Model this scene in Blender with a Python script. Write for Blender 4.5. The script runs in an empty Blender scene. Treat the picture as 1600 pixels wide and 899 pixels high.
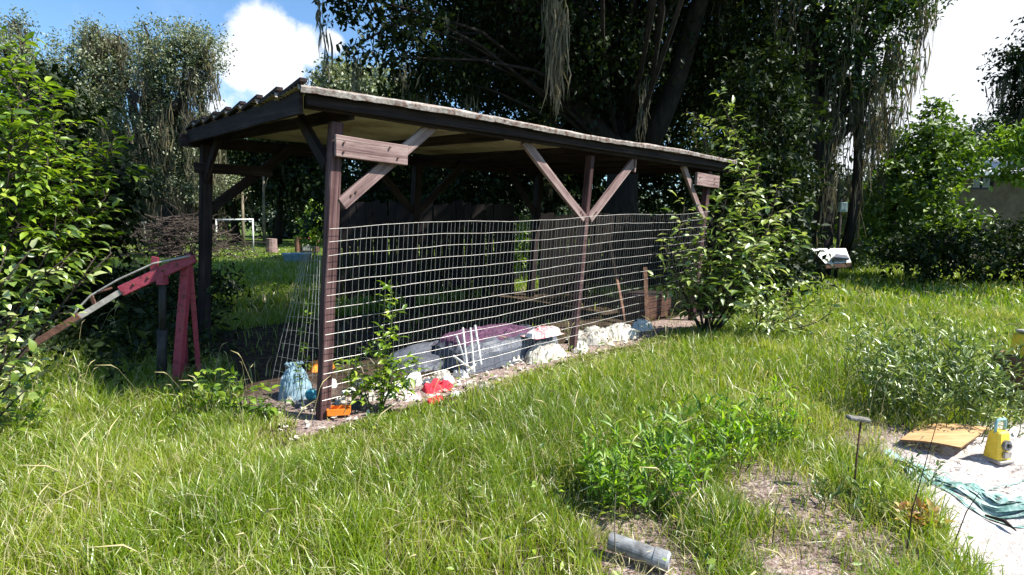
import bpy, bmesh, math, random
import numpy as np
from math import radians as R, sin, cos, pi
from mathutils import Vector, Matrix

random.seed(7)
rng = np.random.default_rng(7)
sc = bpy.context.scene
col = sc.collection

# ------------------------------------------------------------------ camera
FPX, CX, CY, PITCH, EYE = 830.0, 800.0, 449.5, R(7.2), 1.6
cd = bpy.data.cameras.new('camera'); cam = bpy.data.objects.new('camera', cd); col.objects.link(cam)
cam.location = (0, 0, EYE); cam.rotation_euler = (R(90) - PITCH, 0, 0)
cd.sensor_width = 36.0; cd.lens = 36.0 * FPX / 1600.0; cd.clip_start = 0.05; cd.clip_end = 2000
sc.camera = cam

# ------------------------------------------------------------------ sun and sky
SUN = Vector((1.0, -0.22, 1.25)).normalized()          # towards the sun: high on the right
sun_el = math.asin(SUN.z); sun_az = math.atan2(SUN.x, SUN.y)
w = bpy.data.worlds.new('World'); sc.world = w; w.use_nodes = True
nt = w.node_tree; nt.nodes.clear()
def N(nt, t, **kw):
    n = nt.nodes.new(t)
    for k, v in kw.items():
        if k.startswith('_'): setattr(n, k[1:], v)
        else: n.inputs[k.replace('__', ' ')].default_value = v
    return n
sky = N(nt, 'ShaderNodeTexSky', _sky_type='NISHITA', _sun_disc=False)
sky.sun_elevation = sun_el; sky.sun_rotation = sun_az
sky.air_density = 1.0; sky.dust_density = 0.6; sky.ozone_density = 2.0
bg = N(nt, 'ShaderNodeBackground', Strength=0.05)
tc = N(nt, 'ShaderNodeTexCoord')
def vm(op, a, b=None):
    n = nt.nodes.new('ShaderNodeVectorMath'); n.operation = op
    nt.links.new(a, n.inputs[0])
    if b is not None:
        if isinstance(b, (tuple, Vector)): n.inputs[1].default_value = b
        else: nt.links.new(b, n.inputs[1])
    return n
def mth(nt, op, a, b=0.0, c=None, clamp=False):
    n = nt.nodes.new('ShaderNodeMath'); n.operation = op; n.use_clamp = clamp
    for i, v in enumerate((a, b) if c is None else (a, b, c)):
        if isinstance(v, (int, float)): n.inputs[i].default_value = v
        else: nt.links.new(v, n.inputs[i])
    return n.outputs[0]
def pix_dir(px, py):
    u = (px - CX) / FPX; v = (CY - py) / FPX
    return Vector((u, cos(PITCH) + v * sin(PITCH), -sin(PITCH) + v * cos(PITCH)))
nz = N(nt, 'ShaderNodeTexNoise', Scale=7.0, Detail=8.0, Roughness=0.6); nt.links.new(tc.outputs['Generated'], nz.inputs['Vector'])
fbm = nz.outputs['Fac']
mask = None
# (direction, angular radius, weight): one cumulus left of the shed roof, its lower bank, the bright overcast right
for (px, py, rad, wt) in ((408, 62, 0.062, 1.0), (392, 100, 0.068, 1.0), (440, 88, 0.066, .95), (478, 80, 0.05, .8), (515, 68, 0.03, .75), (345, 165, 0.10, 0.45), (420, 160, 0.12, 0.55), (500, 135, 0.08, .55),
                          (1680, 40, 0.40, 1.4), (1480, 130, .20, 1.0), (1950, -60, .34, 1.2)):
    d = pix_dir(px, py).normalized()
    dist = vm('DISTANCE', vm('NORMALIZE', tc.outputs['Generated']).outputs[0], d).outputs['Value']
    m = mth(nt, 'MULTIPLY', mth(nt, 'SUBTRACT', 1.0, mth(nt, 'DIVIDE', dist, rad * 1.1), clamp=True), wt)
    mask = m if mask is None else mth(nt, 'MAXIMUM', mask, m)
cl = mth(nt, 'ADD', mask, mth(nt, 'MULTIPLY', mth(nt, 'SUBTRACT', fbm, 0.5), 1.7))
# thin broken cloud over the rest of the sky as well
cl2 = mth(nt, 'MULTIPLY', mth(nt, 'SUBTRACT', fbm, 0.56), 2.2, clamp=True)
ss = nt.nodes.new('ShaderNodeMapRange'); ss.interpolation_type = 'SMOOTHSTEP'
ss.inputs['From Min'].default_value = 0.22; ss.inputs['From Max'].default_value = 0.50
nt.links.new(cl, ss.inputs['Value'])
cm = mth(nt, 'MAXIMUM', ss.outputs[0], mth(nt, 'MULTIPLY', cl2, 0.25), clamp=True)
mx = nt.nodes.new('ShaderNodeMix'); mx.data_type = 'RGBA'
gain = vm('MULTIPLY', sky.outputs[0], (1.45, 1.85, 2.1))
nt.links.new(cm, mx.inputs['Factor']); nt.links.new(gain.outputs[0], mx.inputs[6])
mx.inputs[7].default_value = (10.4, 10.8, 11.6, 1)
nt.links.new(mx.outputs[2], bg.inputs['Color'])
wo = nt.nodes.new('ShaderNodeOutputWorld'); nt.links.new(bg.outputs[0], wo.inputs['Surface'])

sl = bpy.data.lights.new('sun', 'SUN'); sl.energy = 5.0; sl.angle = R(0.5); sl.color = (1.0, 0.95, 0.86)
so = bpy.data.objects.new('sun', sl); col.objects.link(so)
so.rotation_euler = SUN.to_track_quat('Z', 'Y').to_euler(); so.location = (8, -6, 18)

sc.view_settings.view_transform = 'Standard'; sc.view_settings.look = 'None'
sc.view_settings.exposure = 1.12; sc.view_settings.gamma = 1.0
sc.render.engine = 'CYCLES'
sc.cycles.max_bounces = 6; sc.cycles.diffuse_bounces = 3; sc.cycles.transmission_bounces = 3; sc.cycles.transparent_max_bounces = 8

# ------------------------------------------------------------------ geometry helpers
def P(px, py, Y):
    d = pix_dir(px, py); t = Y / d.y
    return Vector((d.x * t, Y, EYE + d.z * t))
def G(px, py, z=0.0):
    d = pix_dir(px, py); t = (z - EYE) / d.z
    return Vector((d.x * t, d.y * t, z))

_perm = rng.permutation(512).astype(np.int64); _val = rng.random(512)
def vnoise(x, y, s=1.0, o=0):
    x = np.asarray(x, float) * s + 100.3 + o * 17.7; y = np.asarray(y, float) * s + 57.1 + o * 9.3
    xi = np.floor(x).astype(np.int64); yi = np.floor(y).astype(np.int64)
    fx = x - xi; fy = y - yi; fx = fx * fx * (3 - 2 * fx); fy = fy * fy * (3 - 2 * fy)
    def h(a, b): return _val[_perm[(a + _perm[b % 512]) % 512]]
    return (h(xi, yi) * (1 - fx) + h(xi + 1, yi) * fx) * (1 - fy) + (h(xi, yi + 1) * (1 - fx) + h(xi + 1, yi + 1) * fx) * fy
def fb(x, y, s=1.0, o=0):
    return (vnoise(x, y, s, o) * .55 + vnoise(x, y, s * 2.1, o + 3) * .3 + vnoise(x, y, s * 4.3, o + 5) * .15)

# shed frame of reference
DH = Vector((.727, .687, 0)); WH = Vector((-.687, .727, 0)); S0 = Vector((-1.56, 4.22, 0)); RACK = Vector((.078, .022, 0))
def S(a, b, z): return S0 + DH * a + WH * b + RACK * z + Vector((0, 0, z * (1 + .022 * b)))
def shed_ab(x, y):
    rx = np.asarray(x) - S0.x; ry = np.asarray(y) - S0.y
    return rx * DH.x + ry * DH.y, rx * WH.x + ry * WH.y

SAND = [G(1395, 705), G(1460, 672), G(1560, 655), G(1660, 640), G(1900, 650), G(2300, 800), G(1900, 1100), G(1560, 960), G(1490, 850), G(1440, 770)]
def sand_mask(x, y):
    x = np.asarray(x, float); y = np.asarray(y, float)
    xx = x + (fb(x, y, 3.0, 1) - .5) * .55; yy = y + (fb(x, y, 3.0, 2) - .5) * .55
    inside = np.zeros(x.shape, bool); dmin = np.full(x.shape, 1e9)
    n = len(SAND)
    for i in range(n):
        ax, ay = SAND[i].x, SAND[i].y; bx, by = SAND[(i + 1) % n].x, SAND[(i + 1) % n].y
        c = ((ay > yy) != (by > yy)) & (xx < (bx - ax) * (yy - ay) / (by - ay + 1e-12) + ax)
        inside ^= c
        t = np.clip(((xx - ax) * (bx - ax) + (yy - ay) * (by - ay)) / ((bx - ax) ** 2 + (by - ay) ** 2), 0, 1)
        dmin = np.minimum(dmin, np.hypot(xx - ax - t * (bx - ax), yy - ay - t * (by - ay)))
    sd = np.where(inside, dmin, -dmin)
    return np.clip(sd / .16 + .5, 0, 1)
DIRT = [(G(1228, 785), .28, 1.0), (G(1180, 745), .20, .6), (G(985, 825), .20, .9), (G(1010, 885), .20, 1.0), (G(1260, 890), .22, .9), (G(1340, 850), .25, .7), (G(1390, 690), .35, .7),
        (G(1360, 700), .3, .6), (G(1060, 770), .14, .6), (G(620, 705), .25, .35), (G(450, 625), .35, .6)]
def dirt_mask(x, y):
    x = np.asarray(x, float); y = np.asarray(y, float)
    m = np.zeros(x.shape)
    for c, r, wt in DIRT:
        m = np.maximum(m, wt * np.clip(1.5 - np.hypot((x - c.x), (y - c.y) * .85) / r, 0, 1))
    return np.clip(m * (0.5 + 1.0 * fb(x, y, 5, 4)), 0, 1)
def shed_mask(x, y):
    a, b = shed_ab(x, y); n = (fb(x, y, 3.5, 7) - .5) * .5
    return (a > -.25 + n) & (a < 7.2) & (b > -.26 + n * .6) & (b < 4.2)
def H(x, y):
    x = np.asarray(x, float); y = np.asarray(y, float)
    near = np.clip((60 - np.hypot(x, y)) / 40, 0, 1)
    h = (fb(x, y, .35, 11) - .5) * .10 * near + (fb(x, y, 2.2, 12) - .5) * .05
    g = G(1240, 775); h = h + .07 * np.exp(-((x - g.x) ** 2 + (y - g.y) ** 2) / .12)
    s = sand_mask(x, y); h = h - .05 * s + s * (fb(x, y, 5, 13) - .5) * .13
    return h
def Hs(x, y): return float(H(np.array([x]), np.array([y]))[0])
def OG(px, py):
    g = G(px, py); return Vector((g.x, g.y, Hs(g.x, g.y)))

# ------------------------------------------------------------------ materials
def mat(name): 
    m = bpy.data.materials.new(name); m.use_nodes = True; m.node_tree.nodes.clear(); return m, m.node_tree
def ramp(nt, fac, stops):
    r = nt.nodes.new('ShaderNodeValToRGB'); e = r.color_ramp.elements
    while len(e) < len(stops): e.new(0.5)
    for i, (p, c) in enumerate(stops): e[i].position = p; e[i].color = (*c, 1)
    nt.links.new(fac, r.inputs[0]); return r.outputs[0]
def solid(name, stops, scale=8.0, rough=0.8, bump=0.2, metal=0.0, stretch=(1, 1, 1), spec=0.25, objrand=0.0, detail=6.0, bscale=None, seg=None):
    m, nt = mat(name)
    tc = nt.nodes.new('ShaderNodeTexCoord'); mp = nt.nodes.new('ShaderNodeMapping'); mp.inputs['Scale'].default_value = stretch
    nt.links.new(tc.outputs['Object'], mp.inputs[0])
    nz = N(nt, 'ShaderNodeTexNoise', Scale=scale, Detail=detail, Roughness=0.65); nt.links.new(mp.outputs[0], nz.inputs['Vector'])
    f = nz.outputs['Fac']
    if objrand:
        oi = nt.nodes.new('ShaderNodeObjectInfo')
        f = mth(nt, 'ADD', f, mth(nt, 'MULTIPLY', mth(nt, 'SUBTRACT', oi.outputs['Random'], 0.5), objrand))
    c = ramp(nt, f, stops)
    p = nt.nodes.new('ShaderNodeBsdfPrincipled'); nt.links.new(c, p.inputs['Base Color'])
    p.inputs['Roughness'].default_value = rough; p.inputs['Metallic'].default_value = metal; p.inputs['Specular IOR Level'].default_value = spec
    nz2 = N(nt, 'ShaderNodeTexNoise', Scale=bscale or scale * 3, Detail=4.0); nt.links.new(mp.outputs[0], nz2.inputs['Vector'])
    b = nt.nodes.new('ShaderNodeBump'); b.inputs['Strength'].default_value = bump; b.inputs['Distance'].default_value = 0.01
    nt.links.new(nz2.outputs['Fac'], b.inputs['Height']); nt.links.new(b.outputs[0], p.inputs['Normal'])
    o = nt.nodes.new('ShaderNodeOutputMaterial'); nt.links.new(p.outputs[0], o.inputs[0]); return m
def leafy(name, stops, trans=0.35, attr=True, gloss=0.06, rough=.5, tcol=(1.15, 1.25, .5)):
    m, nt = mat(name)
    if attr:
        a = nt.nodes.new('ShaderNodeAttribute'); a.attribute_name = 'tint'; f = a.outputs['Fac']
    else:
        a = nt.nodes.new('ShaderNodeObjectInfo'); f = a.outputs['Random']
    c = ramp(nt, f, stops)
    d = nt.nodes.new('ShaderNodeBsdfDiffuse'); nt.links.new(c, d.inputs['Color'])
    t = nt.nodes.new('ShaderNodeBsdfTranslucent')
    mxc = nt.nodes.new('ShaderNodeMix'); mxc.data_type = 'RGBA'; mxc.blend_type = 'MULTIPLY'; mxc.inputs['Factor'].default_value = 1
    nt.links.new(c, mxc.inputs[6]); mxc.inputs[7].default_value = (*tcol, 1); nt.links.new(mxc.outputs[2], t.inputs['Color'])
    s1 = nt.nodes.new('ShaderNodeMixShader'); s1.inputs[0].default_value = trans
    nt.links.new(d.outputs[0], s1.inputs[1]); nt.links.new(t.outputs[0], s1.inputs[2])
    g = nt.nodes.new('ShaderNodeBsdfGlossy'); g.inputs['Roughness'].default_value = rough; g.inputs['Color'].default_value = (.8, .85, .8, 1)
    s2 = nt.nodes.new('ShaderNodeMixShader'); s2.inputs[0].default_value = gloss
    nt.links.new(s1.outputs[0], s2.inputs[1]); nt.links.new(g.outputs[0], s2.inputs[2])
    o = nt.nodes.new('ShaderNodeOutputMaterial'); nt.links.new(s2.outputs[0], o.inputs[0]); return m

M = {}
def wood(name, stops, fine, rough=.85):
    m, nt = mat(name); tc = nt.nodes.new('ShaderNodeTexCoord'); oi = nt.nodes.new('ShaderNodeObjectInfo')
    off = nt.nodes.new('ShaderNodeVectorMath'); off.operation = 'ADD'; nt.links.new(tc.outputs['Object'], off.inputs[0])
    cx = nt.nodes.new('ShaderNodeCombineXYZ'); r = mth(nt, 'MULTIPLY', oi.outputs['Random'], 37.0)
    for k in range(3): nt.links.new(r, cx.inputs[k])
    nt.links.new(cx.outputs[0], off.inputs[1])
    def nz(scale, st, det=7, ro=.65):
        mp = nt.nodes.new('ShaderNodeMapping'); mp.inputs['Scale'].default_value = st; nt.links.new(off.outputs[0], mp.inputs[0])
        n = N(nt, 'ShaderNodeTexNoise', Scale=scale, Detail=float(det), Roughness=ro); nt.links.new(mp.outputs[0], n.inputs['Vector']); return n.outputs['Fac']
    grain = nz(fine, (.035, 1, 1)); blot = nz(3.5, (.6, 1, 1)); crack = nz(fine * 2.2, (.02, 1, 1), 3, .5)
    f = mth(nt, 'ADD', mth(nt, 'MULTIPLY', grain, .62), mth(nt, 'MULTIPLY', blot, .38))
    c = ramp(nt, f, stops)
    dk = nt.nodes.new('ShaderNodeMapRange'); dk.inputs['From Min'].default_value = .30; dk.inputs['From Max'].default_value = .37; dk.inputs['To Min'].default_value = .25; nt.links.new(crack, dk.inputs['Value'])
    mu = nt.nodes.new('ShaderNodeVectorMath'); mu.operation = 'SCALE'; nt.links.new(c, mu.inputs[0]); nt.links.new(dk.outputs[0], mu.inputs['Scale'])
    p = nt.nodes.new('ShaderNodeBsdfPrincipled'); nt.links.new(mu.outputs[0], p.inputs['Base Color']); p.inputs['Roughness'].default_value = rough; p.inputs['Specular IOR Level'].default_value = .15
    b = nt.nodes.new('ShaderNodeBump'); b.inputs['Strength'].default_value = .8; b.inputs['Distance'].default_value = .006
    nt.links.new(mth(nt, 'ADD', grain, crack), b.inputs['Height']); nt.links.new(b.outputs[0], p.inputs['Normal'])
    o = nt.nodes.new('ShaderNodeOutputMaterial'); nt.links.new(p.outputs[0], o.inputs[0]); return m
M['dark_wood'] = wood('dark_wood', [(.38, (.012, .009, .009)), (.52, (.030, .021, .021)), (.64, (.060, .044, .042))], 38)  # shed timber out of the sun, its shade put into a darker copy
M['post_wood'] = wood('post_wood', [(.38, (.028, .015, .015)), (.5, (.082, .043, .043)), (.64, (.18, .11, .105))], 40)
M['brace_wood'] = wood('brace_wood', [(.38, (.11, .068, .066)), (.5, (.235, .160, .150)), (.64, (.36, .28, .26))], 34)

M['roof_edge'] = solid('roof_edge', [(.36, (.10, .045, .03)), (.48, (.22, .18, .16)), (.68, (.38, .36, .33))], 16, .6, .6)
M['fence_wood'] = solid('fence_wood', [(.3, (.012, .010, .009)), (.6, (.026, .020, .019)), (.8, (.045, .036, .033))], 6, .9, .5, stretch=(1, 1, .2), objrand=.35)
M['wire'] = solid('wire', [(.3, (.42, .38, .34)), (.6, (.66, .65, .62)), (.8, (.35, .25, .18))], 14, .4, .1, metal=.35, spec=.5)
M['wire_old'] = solid('wire_old', [(.3, (.18, .18, .17)), (.7, (.34, .34, .33))], 14, .5, .1, metal=.3)
M['red_paint'] = solid('red_paint', [(.34, (.08, .03, .025)), (.42, (.25, .038, .060)), (.58, (.34, .055, .088)), (.62, (.13, .055, .045)), (.68, (.30, .055, .08))], 22, .55, .3, spec=.35)
M['rust'] = solid('rust', [(.3, (.05, .025, .018)), (.6, (.13, .065, .045)), (.8, (.22, .13, .09))], 14, .85, .5)
M['black_metal'] = solid('black_metal', [(.3, (.012, .012, .013)), (.8, (.05, .045, .045))], 10, .6, .3)
M['grey_metal'] = solid('grey_metal', [(.3, (.22, .20, .18)), (.6, (.38, .36, .33)), (.8, (.5, .48, .45))], 14, .5, .3, metal=.3)
M['white_plastic'] = solid('white_plastic', [(.3, (.55, .55, .52)), (.6, (.78, .78, .76)), (.8, (.84, .84, .82))], 6, .5, .3, spec=.4)
M['dirty_white'] = solid('dirty_white', [(.34, (.16, .13, .10)), (.46, (.46, .43, .37)), (.7, (.68, .66, .61))], 9, .7, .5)
M['grey_tarp'] = solid('grey_tarp', [(.3, (.05, .055, .07)), (.6, (.11, .12, .15)), (.8, (.19, .20, .24))], 5, .55, .5, spec=.4)
M['purple_cloth'] = solid('purple_cloth', [(.3, (.04, .018, .04)), (.55, (.11, .045, .09)), (.8, (.24, .12, .20))], 8, .8, .5)
M['pink_cloth'] = solid('pink_cloth', [(.35, (.42, .08, .10)), (.48, (.62, .35, .36)), (.56, (.78, .74, .74))], 7, .8, .5)
M['red_cloth'] = solid('red_cloth', [(.3, (.55, .03, .05)), (.7, (.75, .06, .09))], 6, .8, .4)
M['orange_plastic'] = solid('orange_plastic', [(.3, (.75, .18, .02)), (.7, (.85, .30, .04))], 6, .5, .2)
M['blue_bag'] = solid('blue_bag', [(.3, (.12, .22, .28)), (.55, (.26, .38, .45)), (.8, (.5, .6, .64))], 8, .35, .5, spec=.5)
M['teal_plastic'] = solid('teal_plastic', [(.3, (.03, .20, .28)), (.7, (.06, .30, .38))], 6, .4, .1)
M['stone_grey'] = solid('stone_grey', [(.3, (.09, .085, .07)), (.6, (.20, .19, .17)), (.8, (.30, .29, .26))], 30, .9, .6)
M['crate_wood'] = solid('crate_wood', [(.3, (.04, .02, .015)), (.6, (.11, .055, .04)), (.8, (.16, .09, .06))], 9, .85, .4)
M['teal_metal'] = solid('teal_metal', [(.3, (.16, .34, .36)), (.7, (.28, .46, .48))], 12, .5, .2)
M['yellow_paint'] = solid('yellow_paint', [(.25, (.30, .20, .04)), (.42, (.72, .50, .04)), (.8, (.85, .62, .07))], 18, .5, .3, spec=.4)
M['plywood'] = solid('plywood', [(.3, (.34, .19, .08)), (.55, (.50, .31, .15)), (.8, (.62, .42, .23))], 5, .8, .3, stretch=(1, 9, 1))
M['ply_edge'] = solid('ply_edge', [(.3, (.10, .06, .03)), (.7, (.22, .13, .07))], 20, .9, .3, stretch=(1, 1, 8))
M['netting'] = solid('netting', [(.3, (.08, .20, .17)), (.5, (.24, .40, .36)), (.68, (.62, .70, .67))], 16, .55, .5)
M['brown_board'] = solid('brown_board', [(.3, (.10, .05, .035)), (.6, (.22, .12, .08)), (.8, (.30, .18, .12))], 7, .85, .4)
M['pvc'] = solid('pvc', [(.36, (.07, .065, .06)), (.47, (.20, .205, .21)), (.6, (.31, .32, .335)), (.75, (.16, .15, .14))], 7, .4, .15, spec=.45)
M['hole'] = solid('hole', [(.3, (.01, .01, .01)), (.7, (.02, .02, .02))], 7, .9, .1)
M['tan_wall'] = solid('tan_wall', [(.3, (.09, .06, .036)), (.55, (.15, .105, .066)), (.8, (.20, .15, .10))], 3, .9, .3)
M['pale_roof'] = solid('pale_roof', [(.3, (.45, .45, .46)), (.7, (.65, .65, .66))], 6, .5, .2, metal=.2)
M['glass_dark'] = solid('glass_dark', [(.3, (.015, .018, .02)), (.7, (.03, .035, .04))], 4, .12, .02, spec=.6)
M['bark'] = solid('bark', [(.3, (.010, .008, .007)), (.55, (.026, .021, .018)), (.8, (.055, .045, .038))], 7, .95, 1.0, stretch=(1, 1, .25))
M['pale_bark'] = solid('pale_bark', [(.3, (.10, .085, .06)), (.6, (.22, .19, .14)), (.8, (.30, .27, .21))], 8, .95, .6, stretch=(1, 1, .3))
M['stem_green'] = solid('stem_green', [(.3, (.05, .09, .02)), (.7, (.12, .15, .05))], 9, .8, .3)
M['twig'] = solid('twig', [(.3, (.025, .018, .015)), (.6, (.06, .045, .038)), (.8, (.12, .095, .08))], 9, .9, .3)
M['box_green'] = solid('box_green', [(.3, (.18, .24, .22)), (.7, (.28, .34, .32))], 6, .6, .2)

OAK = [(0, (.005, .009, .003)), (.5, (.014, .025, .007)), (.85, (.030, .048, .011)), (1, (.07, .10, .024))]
GREYOAK = [(0, (.05, .07, .04)), (.5, (.17, .20, .12)), (1, (.36, .37, .24))]
BRIGHT = [(0, (.04, .10, .008)), (.35, (.12, .21, .012)), (.75, (.24, .36, .018)), (1, (.36, .43, .05))]
MID = [(0, (.010, .022, .006)), (.5, (.028, .055, .012)), (.82, (.08, .13, .02)), (1, (.25, .31, .05))]
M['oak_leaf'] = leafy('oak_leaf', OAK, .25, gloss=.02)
M['greyoak_leaf'] = leafy('greyoak_leaf', GREYOAK, .3, gloss=.05)
M['bright_leaf'] = leafy('bright_leaf', BRIGHT, .4)
M['mid_leaf'] = leafy('mid_leaf', MID, .35)
M['seed'] = solid('seed', [(.3, (.22, .19, .08)), (.7, (.46, .40, .22))], 5, .9, .1)
M['far_leaf'] = leafy('far_leaf', [(0, (.02, .036, .024)), (.5, (.05, .078, .045)), (1, (.09, .12, .06))], .25, gloss=.04)
M['moss'] = leafy('moss', [(0, (.045, .04, .03)), (.5, (.12, .11, .075)), (.8, (.22, .19, .12)), (1, (.34, .31, .17))], .35, gloss=.02, tcol=(1.1, 1.05, .7))
M['grass'] = leafy('grass', [(0, (.07, .15, .008)), (.25, (.155, .25, .010)), (.5, (.26, .36, .014)), (.74, (.40, .44, .05)), (.86, (.46, .42, .18)), (1, (.68, .60, .42))], .5, gloss=.07, rough=.4, tcol=(1.1, 1.15, .45))
M['leaf_bright_one'] = leafy('leaf_bright_one', BRIGHT, .38, attr=False, gloss=.07, rough=.45)
M['leaf_mid_one'] = leafy('leaf_mid_one', [(0, (.03, .065, .010)), (.5, (.09, .15, .020)), (1, (.22, .28, .06))], .3, attr=False, gloss=.08, rough=.45)
M['leaf_mid_at'] = leafy('leaf_mid_at', [(0, (.03, .065, .010)), (.5, (.09, .15, .020)), (1, (.22, .28, .06))], .3, gloss=.08, rough=.45)
M['leaf_bright_at'] = leafy('leaf_bright_at', BRIGHT, .38, gloss=.07, rough=.45)
PALE = [(0, (.06, .12, .018)), (.3, (.18, .27, .035)), (.7, (.32, .40, .09)), (1, (.48, .50, .26))]
M['leaf_pale_one'] = leafy('leaf_pale_one', PALE, .35, attr=False, gloss=.12, rough=.4)
WEED = [(0, (.06, .14, .008)), (.4, (.15, .30, .012)), (.8, (.27, .42, .02)), (1, (.40, .50, .06))]
M['leaf_weed_one'] = leafy('leaf_weed_one', WEED, .5, attr=False, gloss=.05)
M['leaf_weed_at'] = leafy('leaf_weed_at', WEED, .5, gloss=.05)
M['tree_leaf'] = leafy('tree_leaf', [(0, (.014, .035, .006)), (.35, (.05, .10, .010)), (.75, (.13, .21, .015)), (1, (.26, .32, .04))], .38)
M['leaf_pale_at'] = leafy('leaf_pale_at', PALE, .35, gloss=.12, rough=.4)
M['dry_leaf'] = leafy('dry_leaf', [(0, (.20, .07, .02)), (.5, (.42, .20, .05)), (1, (.55, .40, .10))], .3, attr=False)

def ground_material():
    m, nt = mat('ground')
    tc = nt.nodes.new('ShaderNodeTexCoord')
    def noise(s, d=8.0, r=.65):
        n = N(nt, 'ShaderNodeTexNoise', Scale=s, Detail=d, Roughness=r); nt.links.new(tc.outputs['Object'], n.inputs['Vector']); return n.outputs['Fac']
    n1 = noise(1.1); n2 = noise(30); n3 = noise(9)
    soil = ramp(nt, n3, [(.3, (.020, .013, .010)), (.5, (.055, .037, .026)), (.7, (.14, .11, .07))])
    green = ramp(nt, noise(2.5), [(.3, (.035, .07, .012)), (.5, (.075, .12, .02)), (.72, (.14, .18, .04))])
    sand = ramp(nt, n2, [(.28, (.22, .17, .15)), (.42, (.50, .44, .41)), (.6, (.74, .70, .68))])
    litter = ramp(nt, noise(45, 10, .8), [(.35, (.07, .038, .035)), (.47, (.26, .18, .16)), (.60, (.58, .49, .44))])
    def mix(f, a, b):
        x = nt.nodes.new('ShaderNodeMix'); x.data_type = 'RGBA'
        if isinstance(f, float): x.inputs['Factor'].default_value = f
        else: nt.links.new(f, x.inputs['Factor'])
        nt.links.new(a, x.inputs[6]); nt.links.new(b, x.inputs[7]); return x.outputs[2]
    def att(n):
        a = nt.nodes.new('ShaderNodeAttribute'); a.attribute_name = n; return a.outputs['Fac']
    base = mix(att('lawn'), soil, green)
    c = mix(att('dirt'), base, litter)
    c = mix(att('sand'), c, sand)
    p = nt.nodes.new('ShaderNodeBsdfPrincipled'); nt.links.new(c, p.inputs['Base Color']); p.inputs['Roughness'].default_value = .95; p.inputs['Specular IOR Level'].default_value = .1
    b = nt.nodes.new('ShaderNodeBump'); b.inputs['Strength'].default_value = .9; b.inputs['Distance'].default_value = .03
    nt.links.new(mth(nt, 'ADD', n2, n3), b.inputs['Height']); nt.links.new(b.outputs[0], p.inputs['Normal'])
    o = nt.nodes.new('ShaderNodeOutputMaterial'); nt.links.new(p.outputs[0], o.inputs[0]); return m
M['ground'] = ground_material()

# ------------------------------------------------------------------ object helpers
def link(name, me, m=None, parent=None, smooth=False, world=True):
    if m is not None: me.materials.append(m)
    if smooth and len(me.polygons):
        me.polygons.foreach_set('use_smooth', [True] * len(me.polygons))
    o = bpy.data.objects.new(name, me); col.objects.link(o)
    if parent is not None:
        o.parent = parent
        if world: o.matrix_parent_inverse = Matrix.Translation(-parent_world(parent))
    return o
def parent_world(p):
    v = Vector((0, 0, 0))
    while p is not None:
        if p.type == 'EMPTY': v = v + p.location
        p = p.parent
    return v
def link(name, me, m=None, parent=None, smooth=False):
    """mesh in world coordinates; if parented below an Empty its verts are moved into the Empty's frame"""
    if m is not None and not me.materials: me.materials.append(m)
    if smooth and len(me.polygons): me.polygons.foreach_set('use_smooth', [True] * len(me.polygons))
    o = bpy.data.objects.new(name, me); col.objects.link(o)
    if parent is not None:
        o.parent = parent
        off = parent_world(parent)
        if off.length > 0: me.transform(Matrix.Translation(-off))
    return o
def tag(o, label=None, cat=None, group=None, kind=None):
    if label: o['label'] = label
    if cat: o['category'] = cat
    if group: o['group'] = group
    if kind: o['kind'] = kind
    return o
def thing(name, label, cat, loc, group=None):
    o = bpy.data.objects.new(name, None); col.objects.link(o); o.location = loc; o.empty_display_size = .2
    return tag(o, label, cat, group)

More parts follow.
